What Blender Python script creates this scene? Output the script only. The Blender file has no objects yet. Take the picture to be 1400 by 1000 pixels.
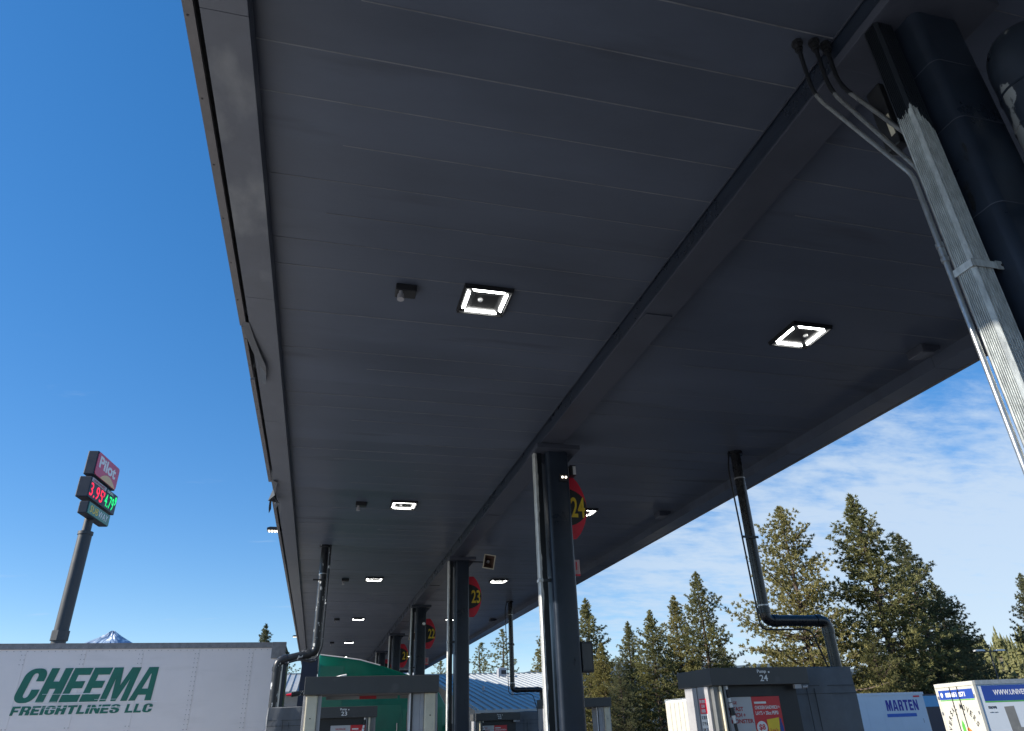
import bpy, bmesh, math, random
import numpy as np
from math import sin, cos, radians, pi, hypot
from mathutils import Vector, Matrix

S = bpy.context.scene
COL = S.collection
random.seed(7)

# ------------------------------------------------------------------ camera
YAW, PIT, ROL, FPX, CZ = radians(15.04), radians(27.25), radians(-1.947), 954.0, 1.6
_f = Vector((sin(YAW)*cos(PIT), cos(YAW)*cos(PIT), sin(PIT)))
_r = Vector((cos(YAW), -sin(YAW), 0)); _u = _r.cross(_f)
RIGHT = _r*cos(ROL) + _u*sin(ROL); UP = -_r*sin(ROL) + _u*cos(ROL); FWD = _f
cd = bpy.data.cameras.new('camera'); cam = bpy.data.objects.new('camera', cd); COL.objects.link(cam)
cam.matrix_world = Matrix(((RIGHT.x, UP.x, -FWD.x, 0), (RIGHT.y, UP.y, -FWD.y, 0), (RIGHT.z, UP.z, -FWD.z, CZ), (0, 0, 0, 1)))
cd.sensor_width = 36; cd.sensor_fit = 'HORIZONTAL'; cd.lens = FPX/1400*36
cd.clip_start = .05; cd.clip_end = 30000
S.camera = cam

# a measuring aid: where a sight line meets the plane y = Y (used to survey sizes of upright faces)
def ray(px, py): return RIGHT*((px-700)/FPX) + UP*(-(py-500)/FPX) + FWD
def ony(px, py, Y):
    r = ray(px, py); t = Y/r.y
    return (r.x*t, Y, r.z*t+CZ)

# ------------------------------------------------------------------ ground profile
def g(x, y):
    d = -.027*max(-40, min(y, 20)) - .063*max(0, min(y-20, 16)) - .1*max(0, min(x-10, 11))
    return max(-1.62, d)

# ------------------------------------------------------------------ materials
MATS = {}
def pm(name, col, rough=.5, metal=0., var=.12, scale=4., bump=0., bscale=60., spec=.5, stretch=None):
    m = bpy.data.materials.new(name); m.use_nodes = True; MATS[name] = m
    nt = m.node_tree; b = nt.nodes['Principled BSDF']
    b.inputs['Roughness'].default_value = rough; b.inputs['Metallic'].default_value = metal
    b.inputs['Specular IOR Level'].default_value = spec
    tc = nt.nodes.new('ShaderNodeTexCoord'); mp = nt.nodes.new('ShaderNodeMapping')
    nt.links.new(tc.outputs['Object'], mp.inputs['Vector'])
    if stretch: mp.inputs['Scale'].default_value = stretch
    n = nt.nodes.new('ShaderNodeTexNoise'); n.inputs['Scale'].default_value = scale; n.inputs['Detail'].default_value = 6
    n.inputs['Roughness'].default_value = .62
    nt.links.new(mp.outputs[0], n.inputs['Vector'])
    cr = nt.nodes.new('ShaderNodeValToRGB')
    c0 = [max(0, c*(1-var)) for c in col]; c1 = [min(1, c*(1+var)) for c in col]
    cr.color_ramp.elements[0].position = .3; cr.color_ramp.elements[1].position = .7
    cr.color_ramp.elements[0].color = (*c0, 1); cr.color_ramp.elements[1].color = (*c1, 1)
    nt.links.new(n.outputs['Fac'], cr.inputs['Fac']); nt.links.new(cr.outputs['Color'], b.inputs['Base Color'])
    mr = nt.nodes.new('ShaderNodeMapRange'); mr.inputs['From Min'].default_value = .3; mr.inputs['From Max'].default_value = .7
    mr.inputs['To Min'].default_value = max(0, rough*(1-var*.8)); mr.inputs['To Max'].default_value = min(1, rough*(1+var*.8))
    nt.links.new(n.outputs['Fac'], mr.inputs['Value']); nt.links.new(mr.outputs[0], b.inputs['Roughness'])
    if bump:
        n2 = nt.nodes.new('ShaderNodeTexNoise'); n2.inputs['Scale'].default_value = bscale; n2.inputs['Detail'].default_value = 4
        nt.links.new(mp.outputs[0], n2.inputs['Vector'])
        bp = nt.nodes.new('ShaderNodeBump'); bp.inputs['Strength'].default_value = bump; bp.inputs['Distance'].default_value = .02
        nt.links.new(n2.outputs['Fac'], bp.inputs['Height']); nt.links.new(bp.outputs[0], b.inputs['Normal'])
    return m
def emit(name, col, s):
    m = bpy.data.materials.new(name); m.use_nodes = True; MATS[name] = m
    b = m.node_tree.nodes['Principled BSDF']; b.inputs['Base Color'].default_value = (*[c*.5 for c in col], 1)
    b.inputs['Emission Color'].default_value = (*col, 1); b.inputs['Emission Strength'].default_value = s
    return m
def mixin(m, mask_builder, col, rough=None, metal=None):
    """lay a second finish over material m where mask_builder's socket is 1"""
    nt = m.node_tree; b = nt.nodes['Principled BSDF']; mask = mask_builder(nt)
    src = b.inputs['Base Color'].links[0].from_socket
    mx = nt.nodes.new('ShaderNodeMix'); mx.data_type = 'RGBA'
    nt.links.new(mask, mx.inputs[0]); nt.links.new(src, mx.inputs[6]); mx.inputs[7].default_value = (*col, 1)
    nt.links.new(mx.outputs[2], b.inputs['Base Color'])
    for key, val in (('Roughness', rough), ('Metallic', metal)):
        if val is None: continue
        mf = nt.nodes.new('ShaderNodeMix'); mf.data_type = 'FLOAT'; nt.links.new(mask, mf.inputs[0])
        if b.inputs[key].links: nt.links.new(b.inputs[key].links[0].from_socket, mf.inputs[2])
        else: mf.inputs[2].default_value = b.inputs[key].default_value
        mf.inputs[3].default_value = val; nt.links.new(mf.outputs[0], b.inputs[key])
def noise_mask(lo, hi, scale, stretch=(1, 1, 1), zlo=None, zhi=None, zw=.55, detail=6, ylo=None, yhi=None, xramp=None):
    """1 where noise (+ optional ramp with object height) is high"""
    def f(nt):
        tc = nt.nodes.new('ShaderNodeTexCoord'); mp = nt.nodes.new('ShaderNodeMapping'); mp.inputs['Scale'].default_value = stretch
        nt.links.new(tc.outputs['Object'], mp.inputs['Vector'])
        n = nt.nodes.new('ShaderNodeTexNoise'); n.inputs['Scale'].default_value = scale; n.inputs['Detail'].default_value = detail
        nt.links.new(mp.outputs[0], n.inputs['Vector']); out = n.outputs['Fac']
        if zlo is not None:
            sx = nt.nodes.new('ShaderNodeSeparateXYZ'); nt.links.new(tc.outputs['Object'], sx.inputs[0])
            r = nt.nodes.new('ShaderNodeMapRange'); r.inputs['From Min'].default_value = zlo; r.inputs['From Max'].default_value = zhi
            r.inputs['To Min'].default_value = -zw; r.inputs['To Max'].default_value = zw
            nt.links.new(sx.outputs['Z'], r.inputs['Value'])
            a = nt.nodes.new('ShaderNodeMath'); nt.links.new(out, a.inputs[0]); nt.links.new(r.outputs[0], a.inputs[1]); out = a.outputs[0]
        if xramp:
            sx = nt.nodes.new('ShaderNodeSeparateXYZ'); nt.links.new(tc.outputs['Object'], sx.inputs[0])
            r = nt.nodes.new('ShaderNodeMapRange'); r.inputs['From Min'].default_value = xramp[0]; r.inputs['From Max'].default_value = xramp[1]
            r.inputs['To Min'].default_value = -.3; r.inputs['To Max'].default_value = .3; nt.links.new(sx.outputs['X'], r.inputs['Value'])
            a = nt.nodes.new('ShaderNodeMath'); nt.links.new(out, a.inputs[0]); nt.links.new(r.outputs[0], a.inputs[1]); out = a.outputs[0]
        if ylo is not None:
            sx = nt.nodes.new('ShaderNodeSeparateXYZ'); nt.links.new(tc.outputs['Object'], sx.inputs[0])
            mid = (ylo+yhi)/2
            d = nt.nodes.new('ShaderNodeMath'); d.operation = 'SUBTRACT'; nt.links.new(sx.outputs['Y'], d.inputs[0]); d.inputs[1].default_value = mid
            ab = nt.nodes.new('ShaderNodeMath'); ab.operation = 'ABSOLUTE'; nt.links.new(d.outputs[0], ab.inputs[0])
            r = nt.nodes.new('ShaderNodeMapRange'); r.inputs['From Min'].default_value = (yhi-ylo)*.2; r.inputs['From Max'].default_value = (yhi-ylo)*.5
            r.inputs['To Min'].default_value = 0; r.inputs['To Max'].default_value = -.4; nt.links.new(ab.outputs[0], r.inputs['Value'])
            a = nt.nodes.new('ShaderNodeMath'); nt.links.new(out, a.inputs[0]); nt.links.new(r.outputs[0], a.inputs[1]); out = a.outputs[0]
        mr = nt.nodes.new('ShaderNodeMapRange'); mr.inputs['From Min'].default_value = lo; mr.inputs['From Max'].default_value = hi
        nt.links.new(out, mr.inputs['Value']); return mr.outputs[0]
    return f

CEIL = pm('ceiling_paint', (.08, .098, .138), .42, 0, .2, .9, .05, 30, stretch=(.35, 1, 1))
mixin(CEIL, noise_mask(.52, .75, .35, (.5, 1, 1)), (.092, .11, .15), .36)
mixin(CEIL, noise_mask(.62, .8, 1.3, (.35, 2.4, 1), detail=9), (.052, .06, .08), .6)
def pan_tone(m, pitch, off, amt):
    """each deck pan is a slightly different batch of paint"""
    nt = m.node_tree; b = nt.nodes['Principled BSDF']; src = b.inputs['Base Color'].links[0].from_socket
    tc = nt.nodes.new('ShaderNodeTexCoord'); sx = nt.nodes.new('ShaderNodeSeparateXYZ'); nt.links.new(tc.outputs['Object'], sx.inputs[0])
    a = nt.nodes.new('ShaderNodeMath'); a.operation = 'ADD'; nt.links.new(sx.outputs['Y'], a.inputs[0]); a.inputs[1].default_value = off
    d = nt.nodes.new('ShaderNodeMath'); d.operation = 'DIVIDE'; nt.links.new(a.outputs[0], d.inputs[0]); d.inputs[1].default_value = pitch
    f = nt.nodes.new('ShaderNodeMath'); f.operation = 'FLOOR'; nt.links.new(d.outputs[0], f.inputs[0])
    w = nt.nodes.new('ShaderNodeTexWhiteNoise'); w.noise_dimensions = '1D'; nt.links.new(f.outputs[0], w.inputs['W'])
    r = nt.nodes.new('ShaderNodeMapRange'); r.inputs['To Min'].default_value = 1-amt; r.inputs['To Max'].default_value = 1+amt; nt.links.new(w.outputs['Value'], r.inputs['Value'])
    v = nt.nodes.new('ShaderNodeVectorMath'); v.operation = 'SCALE'; nt.links.new(src, v.inputs[0]); nt.links.new(r.outputs[0], v.inputs['Scale'])
    nt.links.new(v.outputs[0], b.inputs['Base Color'])
pan_tone(CEIL, .398, 2+.398*20-2.76, .09)
SEAM = pm('seam_glint', (.17, .18, .2), .6, 0, .3, 6)  # pale tone paints the glint of light on the lapped edges
BEAMW = pm('beam_web_dark', (.018, .026, .042), .3, 0, .3, 2)  # web darker than the flange
BEAM = pm('beam_paint', (.055, .063, .086), .42, 0, .2, 1.5, .06, 40)
FASC = pm('fascia_paint', (.12, .13, .155), .5, 0, .14, 2.2, .04, 25)
mixin(FASC, noise_mask(.46, .72, 3.2, (1, .55, 1), ylo=.2, yhi=4.6, detail=9), (.27, .28, .29), .7)
TRIM = pm('trim_paint', (.15, .14, .14), .5, 0, .2, 5)
TORN = pm('torn_metal', (.085, .09, .1), .45, .1, .25, 12)
BLACK = pm('black_gloss_paint', (.015, .022, .036), .33, 0, .3, 3, .04, 14, spec=.35)
mixin(BLACK, noise_mask(.665, .68, 5.5, (1, 1, .35), detail=9), (.006, .007, .009), .7)
BLK = pm('black_plastic', (.016, .017, .02), .45, 0, .2, 8)
HEAD = pm('header_paint', (.055, .055, .055), .45, 0, .14, 3, .03, 40)
mixin(HEAD, noise_mask(.62, .8, 6, (1, 1, 1)), (.09, .09, .088), .6)
GALV = pm('galvanised_steel', (.46, .49, .49), .4, .3, .3, 40, .12, 300, stretch=(1, 1, .3))
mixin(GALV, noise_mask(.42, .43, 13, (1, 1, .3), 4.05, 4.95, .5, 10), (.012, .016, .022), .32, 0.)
SPOUT = pm('peeled_sunlit_downspout', (.62, .63, .62), .5, .2, .25, 20, .1, 200, stretch=(1, 1, .3))
mixin(SPOUT, noise_mask(.40, .43, 6, (1, 1, .35), detail=9, xramp=(-.035, .02)), (.012, .016, .022), .32, 0.)  # bare peeled metal and the sunlit left side both put into the colour
COND = pm('conduit_steel', (.42, .43, .43), .32, .8, .2, 14)
mixin(COND, noise_mask(.5, .52, 5, (1, 1, 1), .8, 1.04, .5), (.012, .014, .018), .4, 0.)
FLUE = pm('peeling_flue_paint', (.022, .03, .045), .32, 0, .25, 4)
mixin(FLUE, noise_mask(.56, .575, 6.5, (1, 1, .5), 4.62, 4.1, .13, 9), (.3, .32, .33), .5, .3)
PIPE = pm('black_pipe', (.012, .013, .016), .28, 0, .3, 12)
mixin(PIPE, noise_mask(.86, .88, 14, detail=8), (.5, .5, .5), .6)
PIPEW = pm('flaked_pipe', (.02, .022, .026), .35, 0, .3, 12)
mixin(PIPEW, noise_mask(.62, .64, 15, (1, 1, .5), detail=10), (.5, .52, .53), .55)
WHITE = pm('trailer_white', (.74, .68, .66), .38, 0, .04, .8, .03, 3)
mixin(WHITE, noise_mask(.55, .85, 1.2, (.4, 1, 2.5), detail=9), (.6, .55, .52), .55)
WHITE2 = pm('trailer_white_clean', (.64, .69, .74), .4, 0, .04, 1.2)
CREAM = pm('door_cream', (.56, .54, .47), .45, 0, .05, 2)
RIVET = pm('rivet_metal', (.3, .28, .28), .45, .2, .1, 10)
ALU = pm('aluminium', (.45, .45, .46), .38, .8, .2, 9)
DKALU = pm('weathered_rail', (.22, .21, .21), .5, .4, .25, 9)
GREEN = pm('green_truck_paint', (.005, .17, .105), .22, 0, .12, 2)
LGREEN = pm('green_vinyl', (.003, .125, .085), .4, 0, .14, 3)
NAVY = pm('navy_panel', (.014, .02, .05), .35, 0, .15, 3)
RED = pm('red_vinyl', (.78, .015, .05), .4, 0, .08, 4)
PRED = pm('poster_red', (.62, .02, .03), .35, 0, .05, 4)
PGREY = pm('poster_grey', (.5, .5, .52), .35, 0, .04, 4)
YEL = pm('yellow_vinyl', (.9, .62, .03), .4, 0, .06, 4)
WHT = pm('white_vinyl', (.82, .82, .82), .45, 0, .04, 4)
DKRED = pm('dark_red_ink', (.4, .02, .03), .5, 0, .05, 4)
BEIGE = pm('pump_beige', (.62, .57, .44), .45, .1, .12, 5)
GREYP = pm('pump_grey', (.17, .18, .185), .38, .2, .15, 5)
LGREY = pm('pump_light_grey', (.36, .36, .38), .4, .1, .12, 5)
CANVAS = pm('grey_canvas', (.13, .14, .155), .85, 0, .14, 5, .35, 7)
GLASS = pm('dark_glass', (.01, .013, .018), .06, 0, .1, 3)
RUBBER = pm('tyre_rubber', (.02, .02, .02), .8, 0, .2, 10, .2, 60)
CHROME = pm('chrome', (.7, .7, .72), .12, 1., .1, 5)
ROOF = pm('metal_roof', (.4, .42, .42), .45, .15, .1, 1.5)
WALLB = pm('store_wall', (.3, .29, .28), .8, 0, .12, 2, .1, 30)
POLE = pm('sign_pole_paint', (.04, .045, .052), .5, 0, .15, 2)
SIGNB = pm('sign_box_paint', (.02, .025, .04), .45, 0, .15, 2)
SRED = pm('sign_red_face', (.66, .05, .12), .3, 0, .06, 1)
STEAL = pm('sign_teal_face', (.03, .2, .14), .3, 0, .06, 1)
SGOLD = pm('sign_gold', (.8, .5, .2), .3, 0, .06, 1)
BLUE = pm('blue_vinyl', (.02, .06, .3), .4, 0, .06, 3)
MBLUE = pm('logo_blue', (.01, .02, .3), .4, 0, .06, 3)
SKYB = pm('light_blue_paint', (.12, .38, .62), .4, 0, .06, 3)
BOXG = pm('printed_grey', (.2, .2, .19), .5, 0, .12, 5)
BOXL = pm('printed_light_grey', (.36, .36, .36), .5, 0, .12, 5)
BUN = pm('printed_bun', (.5, .2, .06), .5, 0, .3, 20)
ORANGE = pm('orange_vinyl', (.7, .2, .03), .5, 0, .1, 5)
LEAFG = pm('bright_green_vinyl', (.1, .4, .06), .5, 0, .1, 5)
LED = emit('led_white', (1, 1, .95), 7)
LEDW = emit('led_warm', (1, .9, .75), 1.6)
LEDR = emit('led_red', (1, .015, .06), .75)
LEDG = emit('led_green', (.01, .9, .22), .62)
ASPH = pm('asphalt', (.034, .034, .037), .9, 0, .2, .5, .25, 40)
CONC = pm('concrete_lot', (.46, .45, .43), .85, 0, .16, .35, .2, 12)
BARK = pm('pine_bark', (.085, .06, .045), .9, 0, .3, 6, .4, 20)
HILLM = pm('dry_hillside', (.16, .14, .085), .95, 0, .3, .05)
DHILL = pm('distant_forest', (.06, .085, .1), .95, 0, .25, .01)

def foliage(name, a, b, sc=.5):
    m = bpy.data.materials.new(name); m.use_nodes = True; nt = m.node_tree; MATS[name] = m
    bs = nt.nodes['Principled BSDF']; bs.inputs['Roughness'].default_value = .6; bs.inputs['Specular IOR Level'].default_value = .3
    tc = nt.nodes.new('ShaderNodeTexCoord'); n = nt.nodes.new('ShaderNodeTexNoise'); n.inputs['Scale'].default_value = sc; n.inputs['Detail'].default_value = 5
    nt.links.new(tc.outputs['Object'], n.inputs['Vector'])
    cr = nt.nodes.new('ShaderNodeValToRGB'); cr.color_ramp.elements[0].position = .35; cr.color_ramp.elements[1].position = .68
    cr.color_ramp.elements[0].color = (*a, 1); cr.color_ramp.elements[1].color = (*b, 1)
    nt.links.new(n.outputs['Fac'], cr.inputs['Fac']); nt.links.new(cr.outputs[0], bs.inputs['Base Color'])
    out = nt.nodes['Material Output']; tr = nt.nodes.new('ShaderNodeBsdfTranslucent'); nt.links.new(cr.outputs[0], tr.inputs['Color'])
    mx = nt.nodes.new('ShaderNodeMixShader'); mx.inputs[0].default_value = .4
    nt.links.new(bs.outputs[0], mx.inputs[1]); nt.links.new(tr.outputs[0], mx.inputs[2]); nt.links.new(mx.outputs[0], out.inputs['Surface'])
    return m
FOL = [foliage('pine_needles', (.13, .138, .055), (.28, .265, .105)), foliage('dark_pine_needles', (.11, .12, .06), (.21, .21, .1)),
       foliage('golden_pine_needles', (.18, .17, .06), (.36, .315, .12))]
# mountain: rock with the blue of distant air put into its colour, snow patches on its upper flanks
MOUNT = pm('hazed_mountain_rock', (.24, .34, .48), .95, 0, .2, .02)
mixin(MOUNT, noise_mask(.58, .68, .07, (1, 1, .4), -20, 46, .2, 8), (.8, .83, .88), .8)

# ------------------------------------------------------------------ mesh builder
class MB:
    def __init__(s, o=(0, 0, 0)): s.v = []; s.f = []; s.m = []; s.o = Vector(o); s.cur = 0; s.mats = []
    def use(s, mat):
        if mat not in s.mats: s.mats.append(mat)
        s.cur = s.mats.index(mat); return s
    def add(s, vs, fs):
        b = len(s.v); s.v += [Vector(v)-s.o for v in vs]; s.f += [[i+b for i in f] for f in fs]; s.m += [s.cur]*len(fs); return s
    def box(s, x0, x1, y0, y1, z0, z1):
        return s.add([(x0, y0, z0), (x1, y0, z0), (x1, y1, z0), (x0, y1, z0), (x0, y0, z1), (x1, y0, z1), (x1, y1, z1), (x0, y1, z1)],
                     [(3, 2, 1, 0), (4, 5, 6, 7), (0, 1, 5, 4), (1, 2, 6, 5), (2, 3, 7, 6), (3, 0, 4, 7)])
    def prism(s, poly, axis, a, b):
        """poly: 2-D outline; axis 'y' -> (x,z), 'x' -> (y,z), 'z' -> (x,y); a, b: extent along the axis"""
        n = len(poly)
        P = {'y': lambda p, t: (p[0], t, p[1]), 'x': lambda p, t: (t, p[0], p[1]), 'z': lambda p, t: (p[0], p[1], t)}[axis]
        return s.add([P(p, a) for p in poly]+[P(p, b) for p in poly],
                     [tuple(range(n))[::-1], tuple(range(n, 2*n))]+[(i, (i+1) % n, n+(i+1) % n, n+i) for i in range(n)])
    def tube(s, pts, r, n=12, cap=True):
        pts = [Vector(p) for p in pts]; rs = r if isinstance(r, (list, tuple)) else [r]*len(pts)
        vs = []; ref = None
        for i, p in enumerate(pts):
            d = (pts[min(i+1, len(pts)-1)]-pts[max(i-1, 0)]).normalized()
            if ref is None: ref = d.orthogonal().normalized()
            ref = (ref-d*ref.dot(d)).normalized(); c = d.cross(ref)
            vs += [p+(ref*cos(2*pi*k/n)+c*sin(2*pi*k/n))*rs[i] for k in range(n)]
        fs = []
        for i in range(len(pts)-1):
            for k in range(n): fs.append((i*n+k, i*n+(k+1) % n, (i+1)*n+(k+1) % n, (i+1)*n+k))
        if cap: fs += [tuple(range(n))[::-1], tuple(range((len(pts)-1)*n, len(pts)*n))]
        return s.add(vs, fs)
    def build(s, name, mat=None, parent=None, smooth=False, bevel=0, label=None):
        me = bpy.data.meshes.new(name); me.from_pydata([tuple(v) for v in s.v], [], s.f); me.update()
        for m in (s.mats or [mat]): me.materials.append(m)
        if s.mats: me.polygons.foreach_set('material_index', s.m)
        bm = bmesh.new(); bm.from_mesh(me); bmesh.ops.recalc_face_normals(bm, faces=bm.faces)
        if bevel:
            es = [e for e in bm.edges if len(e.link_faces) == 2 and e.calc_face_angle(0) > .6]
            bmesh.ops.bevel(bm, geom=es, offset=bevel, segments=2, affect='EDGES', profile=.6)
        bm.to_mesh(me); bm.free()
        if smooth:
            me.polygons.foreach_set('use_smooth', [True]*len(me.polygons))
            try: me.set_sharp_from_angle(angle=radians(38))
            except Exception: pass
        o = bpy.data.objects.new(name, me); COL.objects.link(o)
        if parent: o.parent = parent
        if label: o['label'] = label
        return o

def tag(o, label=None, cat=None, group=None, kind=None):
    if label: o['label'] = label
    if cat: o['category'] = cat
    if group: o['group'] = group
    if kind: o['kind'] = kind
    return o
def thing(name, label, cat, loc=(0, 0, 0), rz=0, group=None):
    o = bpy.data.objects.new(name, None); COL.objects.link(o); o.location = loc; o.rotation_euler = (0, 0, rz)
    o.empty_display_size = .2
    return tag(o, label, cat, group)
def lone(name, mb, mat, label, cat, group=None, **k):
    """a thing that is a single mesh; the builder's origin becomes its base"""
    o = mb.build(name, mat, **k); o.location = mb.o; return tag(o, label, cat, group)
def copy_thing(root, loc, label, group=None):
    r = root.copy(); COL.objects.link(r); r.location = loc; r['label'] = label
    if group: r['group'] = group
    for ch in root.children:
        c = ch.copy(); COL.objects.link(c); c.parent = r
        for gch in ch.children:
            d = gch.copy(); COL.objects.link(d); d.parent = c
    return r
def bend(pts, r=.08, n=5):
    """round the corners of a polyline"""
    pts = [Vector(p) for p in pts]; out = [pts[0]]
    for a, b, c in zip(pts, pts[1:], pts[2:]):
        k = min(r, (a-b).length*.48, (c-b).length*.48)
        p, q = b+(a-b).normalized()*k, b+(c-b).normalized()*k
        for i in range(n+1):
            t = i/n; out.append(p*(1-t)**2+b*2*t*(1-t)+q*t*t)
    return out+[pts[-1]]
def rrect(x0, x1, y0, y1, r, n=5):
    out = []
    for cx, cy, a in ((x1-r, y1-r, 0), (x0+r, y1-r, 90), (x0+r, y0+r, 180), (x1-r, y0+r, 270)):
        for k in range(n+1):
            t = radians(a+90*k/n); out.append((cx+r*cos(t), cy+r*sin(t)))
    return out

def text_geo(s, bold=0., spacing=1., line=1.):
    cu = bpy.data.curves.new('t', 'FONT'); cu.body = s; cu.size = 1; cu.offset = bold; cu.resolution_u = 3
    cu.align_x = 'CENTER' if '\n' in s else 'LEFT'; cu.space_character = spacing; cu.space_line = line; cu.extrude = .5
    o = bpy.data.objects.new('t', cu); COL.objects.link(o)
    dg = bpy.context.evaluated_depsgraph_get(); dg.update()
    me = bpy.data.meshes.new_from_object(o.evaluated_get(dg))
    vs = [v.co.copy() for v in me.vertices]; fs = [list(p.vertices) for p in me.polygons]
    bpy.data.objects.remove(o); bpy.data.curves.remove(cu); bpy.data.meshes.remove(me)
    return vs, fs
def put_text(mb, s, o, u, v, w, h, th=.004, bold=0., shear=0., spacing=1., line=1.):
    """letters of s filling a w x h rectangle whose lower left corner is o, raised th off the surface"""
    vs, fs = text_geo(s, bold, spacing, line)
    u = Vector(u).normalized(); v = Vector(v).normalized(); n = u.cross(v); o = Vector(o)
    x0 = min(p.x for p in vs); x1 = max(p.x for p in vs); y0 = min(p.y for p in vs); y1 = max(p.y for p in vs)
    if h is None: h = w*(y1-y0)/(x1-x0)
    ww = w-abs(shear)*h
    out = []
    for p in vs:
        b = (p.y-y0)/(y1-y0)*h; a = (p.x-x0)/(x1-x0)*ww+shear*b
        out.append(o+u*a+v*b+n*((p.z+.5)*th))
    mb.add(out, fs); return mb
def arc2(cx, cy, rx, ry, a0, a1, n=7):
    return [(cx+rx*cos(radians(a0+(a1-a0)*k/n)), cy+ry*sin(radians(a0+(a1-a0)*k/n))) for k in range(n+1)]
def heavy(ch, s=.37, t=.21):
    """one heavy block capital in a unit square, as non-overlapping outlines"""
    i = 1-s; q = (1-t)/2
    if ch == 'E': return [[(0, 0), (1, 0), (1, t), (s, t), (s, q), (.9, q), (.9, q+t), (s, q+t), (s, 1-t), (1, 1-t), (1, 1), (0, 1)]]
    if ch == 'F': return [[(0, 0), (s, 0), (s, q-.04), (.88, q-.04), (.88, q+t-.04), (s, q+t-.04), (s, 1-t), (1, 1-t), (1, 1), (0, 1)]]
    if ch == 'L': return [[(0, 0), (1, 0), (1, t), (s, t), (s, 1), (0, 1)]]
    if ch == 'I': return [[(0, 0), (1, 0), (1, 1), (0, 1)]]
    if ch == 'T': return [[(.5-s*.5, 0), (.5+s*.5, 0), (.5+s*.5, 1-t), (1, 1-t), (1, 1), (0, 1), (0, 1-t), (.5-s*.5, 1-t)]]
    if ch == 'H': return [[(0, 0), (s, 0), (s, q), (i, q), (i, 0), (1, 0), (1, 1), (i, 1), (i, q+t), (s, q+t), (s, 1), (0, 1)]]
    if ch == 'N': return [[(0, 0), (.27, 0), (.27, .56), (.68, 0), (1, 0), (1, 1), (.73, 1), (.73, .44), (.32, 1), (0, 1)]]
    if ch == 'M': return [[(0, 0), (.235, 0), (.235, .66), (.41, 0), (.59, 0), (.765, .66), (.765, 0), (1, 0), (1, 1), (.66, 1), (.5, .46), (.34, 1), (0, 1)]]
    if ch == 'A': return [[(0, 0), (.29, 0), (.325, .17), (.5, .17), (.5, .35), (.365, .35), (.485, .8), (.5, .8), (.5, 1), (.28, 1)], [(.5, .17), (.675, .17), (.71, 0), (1, 0), (.72, 1), (.5, 1), (.5, .8), (.515, .8), (.635, .35), (.5, .35)]]
    r = .42
    if ch in 'CG':
        top = arc2(1-r, 1-.26, r, .26, 0, 90)+arc2(r, 1-.26, r, .26, 90, 180)+arc2(r, .26, r, .26, 180, 270)+arc2(1-r, .26, r, .26, 270, 360)
        if ch == 'C': inn = [(1, .38), (i, .38)]+arc2(.5, .24, .5-s, .1, 0, -180, 6)+arc2(.5, .76, .5-s, .1, 180, 0, 6)+[(i, .62), (1, .62)]
        else: inn = [(1, .54), (.52, .54), (.52, .40), (i, .40)]+arc2(.5, .24, .5-s, .1, 0, -180, 6)+arc2(.5, .76, .5-s, .1, 180, 0, 6)+[(i, .66), (1, .66)]
        return [top+inn]
    if ch == 'R':
        return [[(0, 0), (s, 0), (s, .40), (s, .56), (s, .84), (s, 1), (0, 1)],
                [(s, .84), (.58, .84)]+arc2(.58, .7, .1, .14, 90, -90, 5)+[(s, .56), (s, .40), (i-.03, .36), (i-.03, 0), (1, 0), (1, .32), (.9, .47)]+arc2(.72, .74, .28, .26, -40, 90, 7)+[(s, 1)]]
    if ch == 'S':
        out = [(0, .36), (0, .22)]+arc2(r, .24, r, .24, 180, 270)[1:]+arc2(1-r, .24, r, .24, 270, 360)+[(1, .4), (.9, .53), (s, .66), (s, .78)]+arc2(.5, .78, .5-s, .09, 180, 0, 5)+[(i, .66), (1, .66), (1, .76)]+arc2(1-r, .76, r, .24, 0, 90)[1:]+arc2(r, .76, r, .24, 90, 180)+[(0, .62), (.1, .5), (i, .36), (i, .22)]+arc2(.5, .22, .5-s, .09, 0, -180, 5)+[(s, .36)]
        return [out]
    return []
def put_heavy(mb, text, o, u, v, w, h, th=.004, shear=0., gap=.14, thin=None):
    wid = {'I': .34, 'M': 1.3, 'A': 1.08, ' ': .45, 'L': .82, 'E': .86, 'F': .84}
    if thin: wid.update(thin)
    tot = sum(wid.get(c, 1) for c in text)+gap*(len(text)-1); k = (w-abs(shear)*h)/tot
    u = Vector(u).normalized(); v = Vector(v).normalized(); n = u.cross(v); o = Vector(o); x = 0
    for c in text:
        cw = wid.get(c, 1)
        for poly in heavy(c):
            P = [o+u*((x+p[0]*cw)*k+shear*p[1]*h)+v*(p[1]*h) for p in poly]; m_ = len(P)
            mb.add(P+[p+n*th for p in P], [tuple(range(m_))[::-1], tuple(range(m_, 2*m_))]+[(i, (i+1) % m_, m_+(i+1) % m_, m_+i) for i in range(m_)])
        x += cw+gap
    return mb
X_, Y_, Z_ = Vector((1, 0, 0)), Vector((0, 1, 0)), Vector((0, 0, 1))

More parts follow.
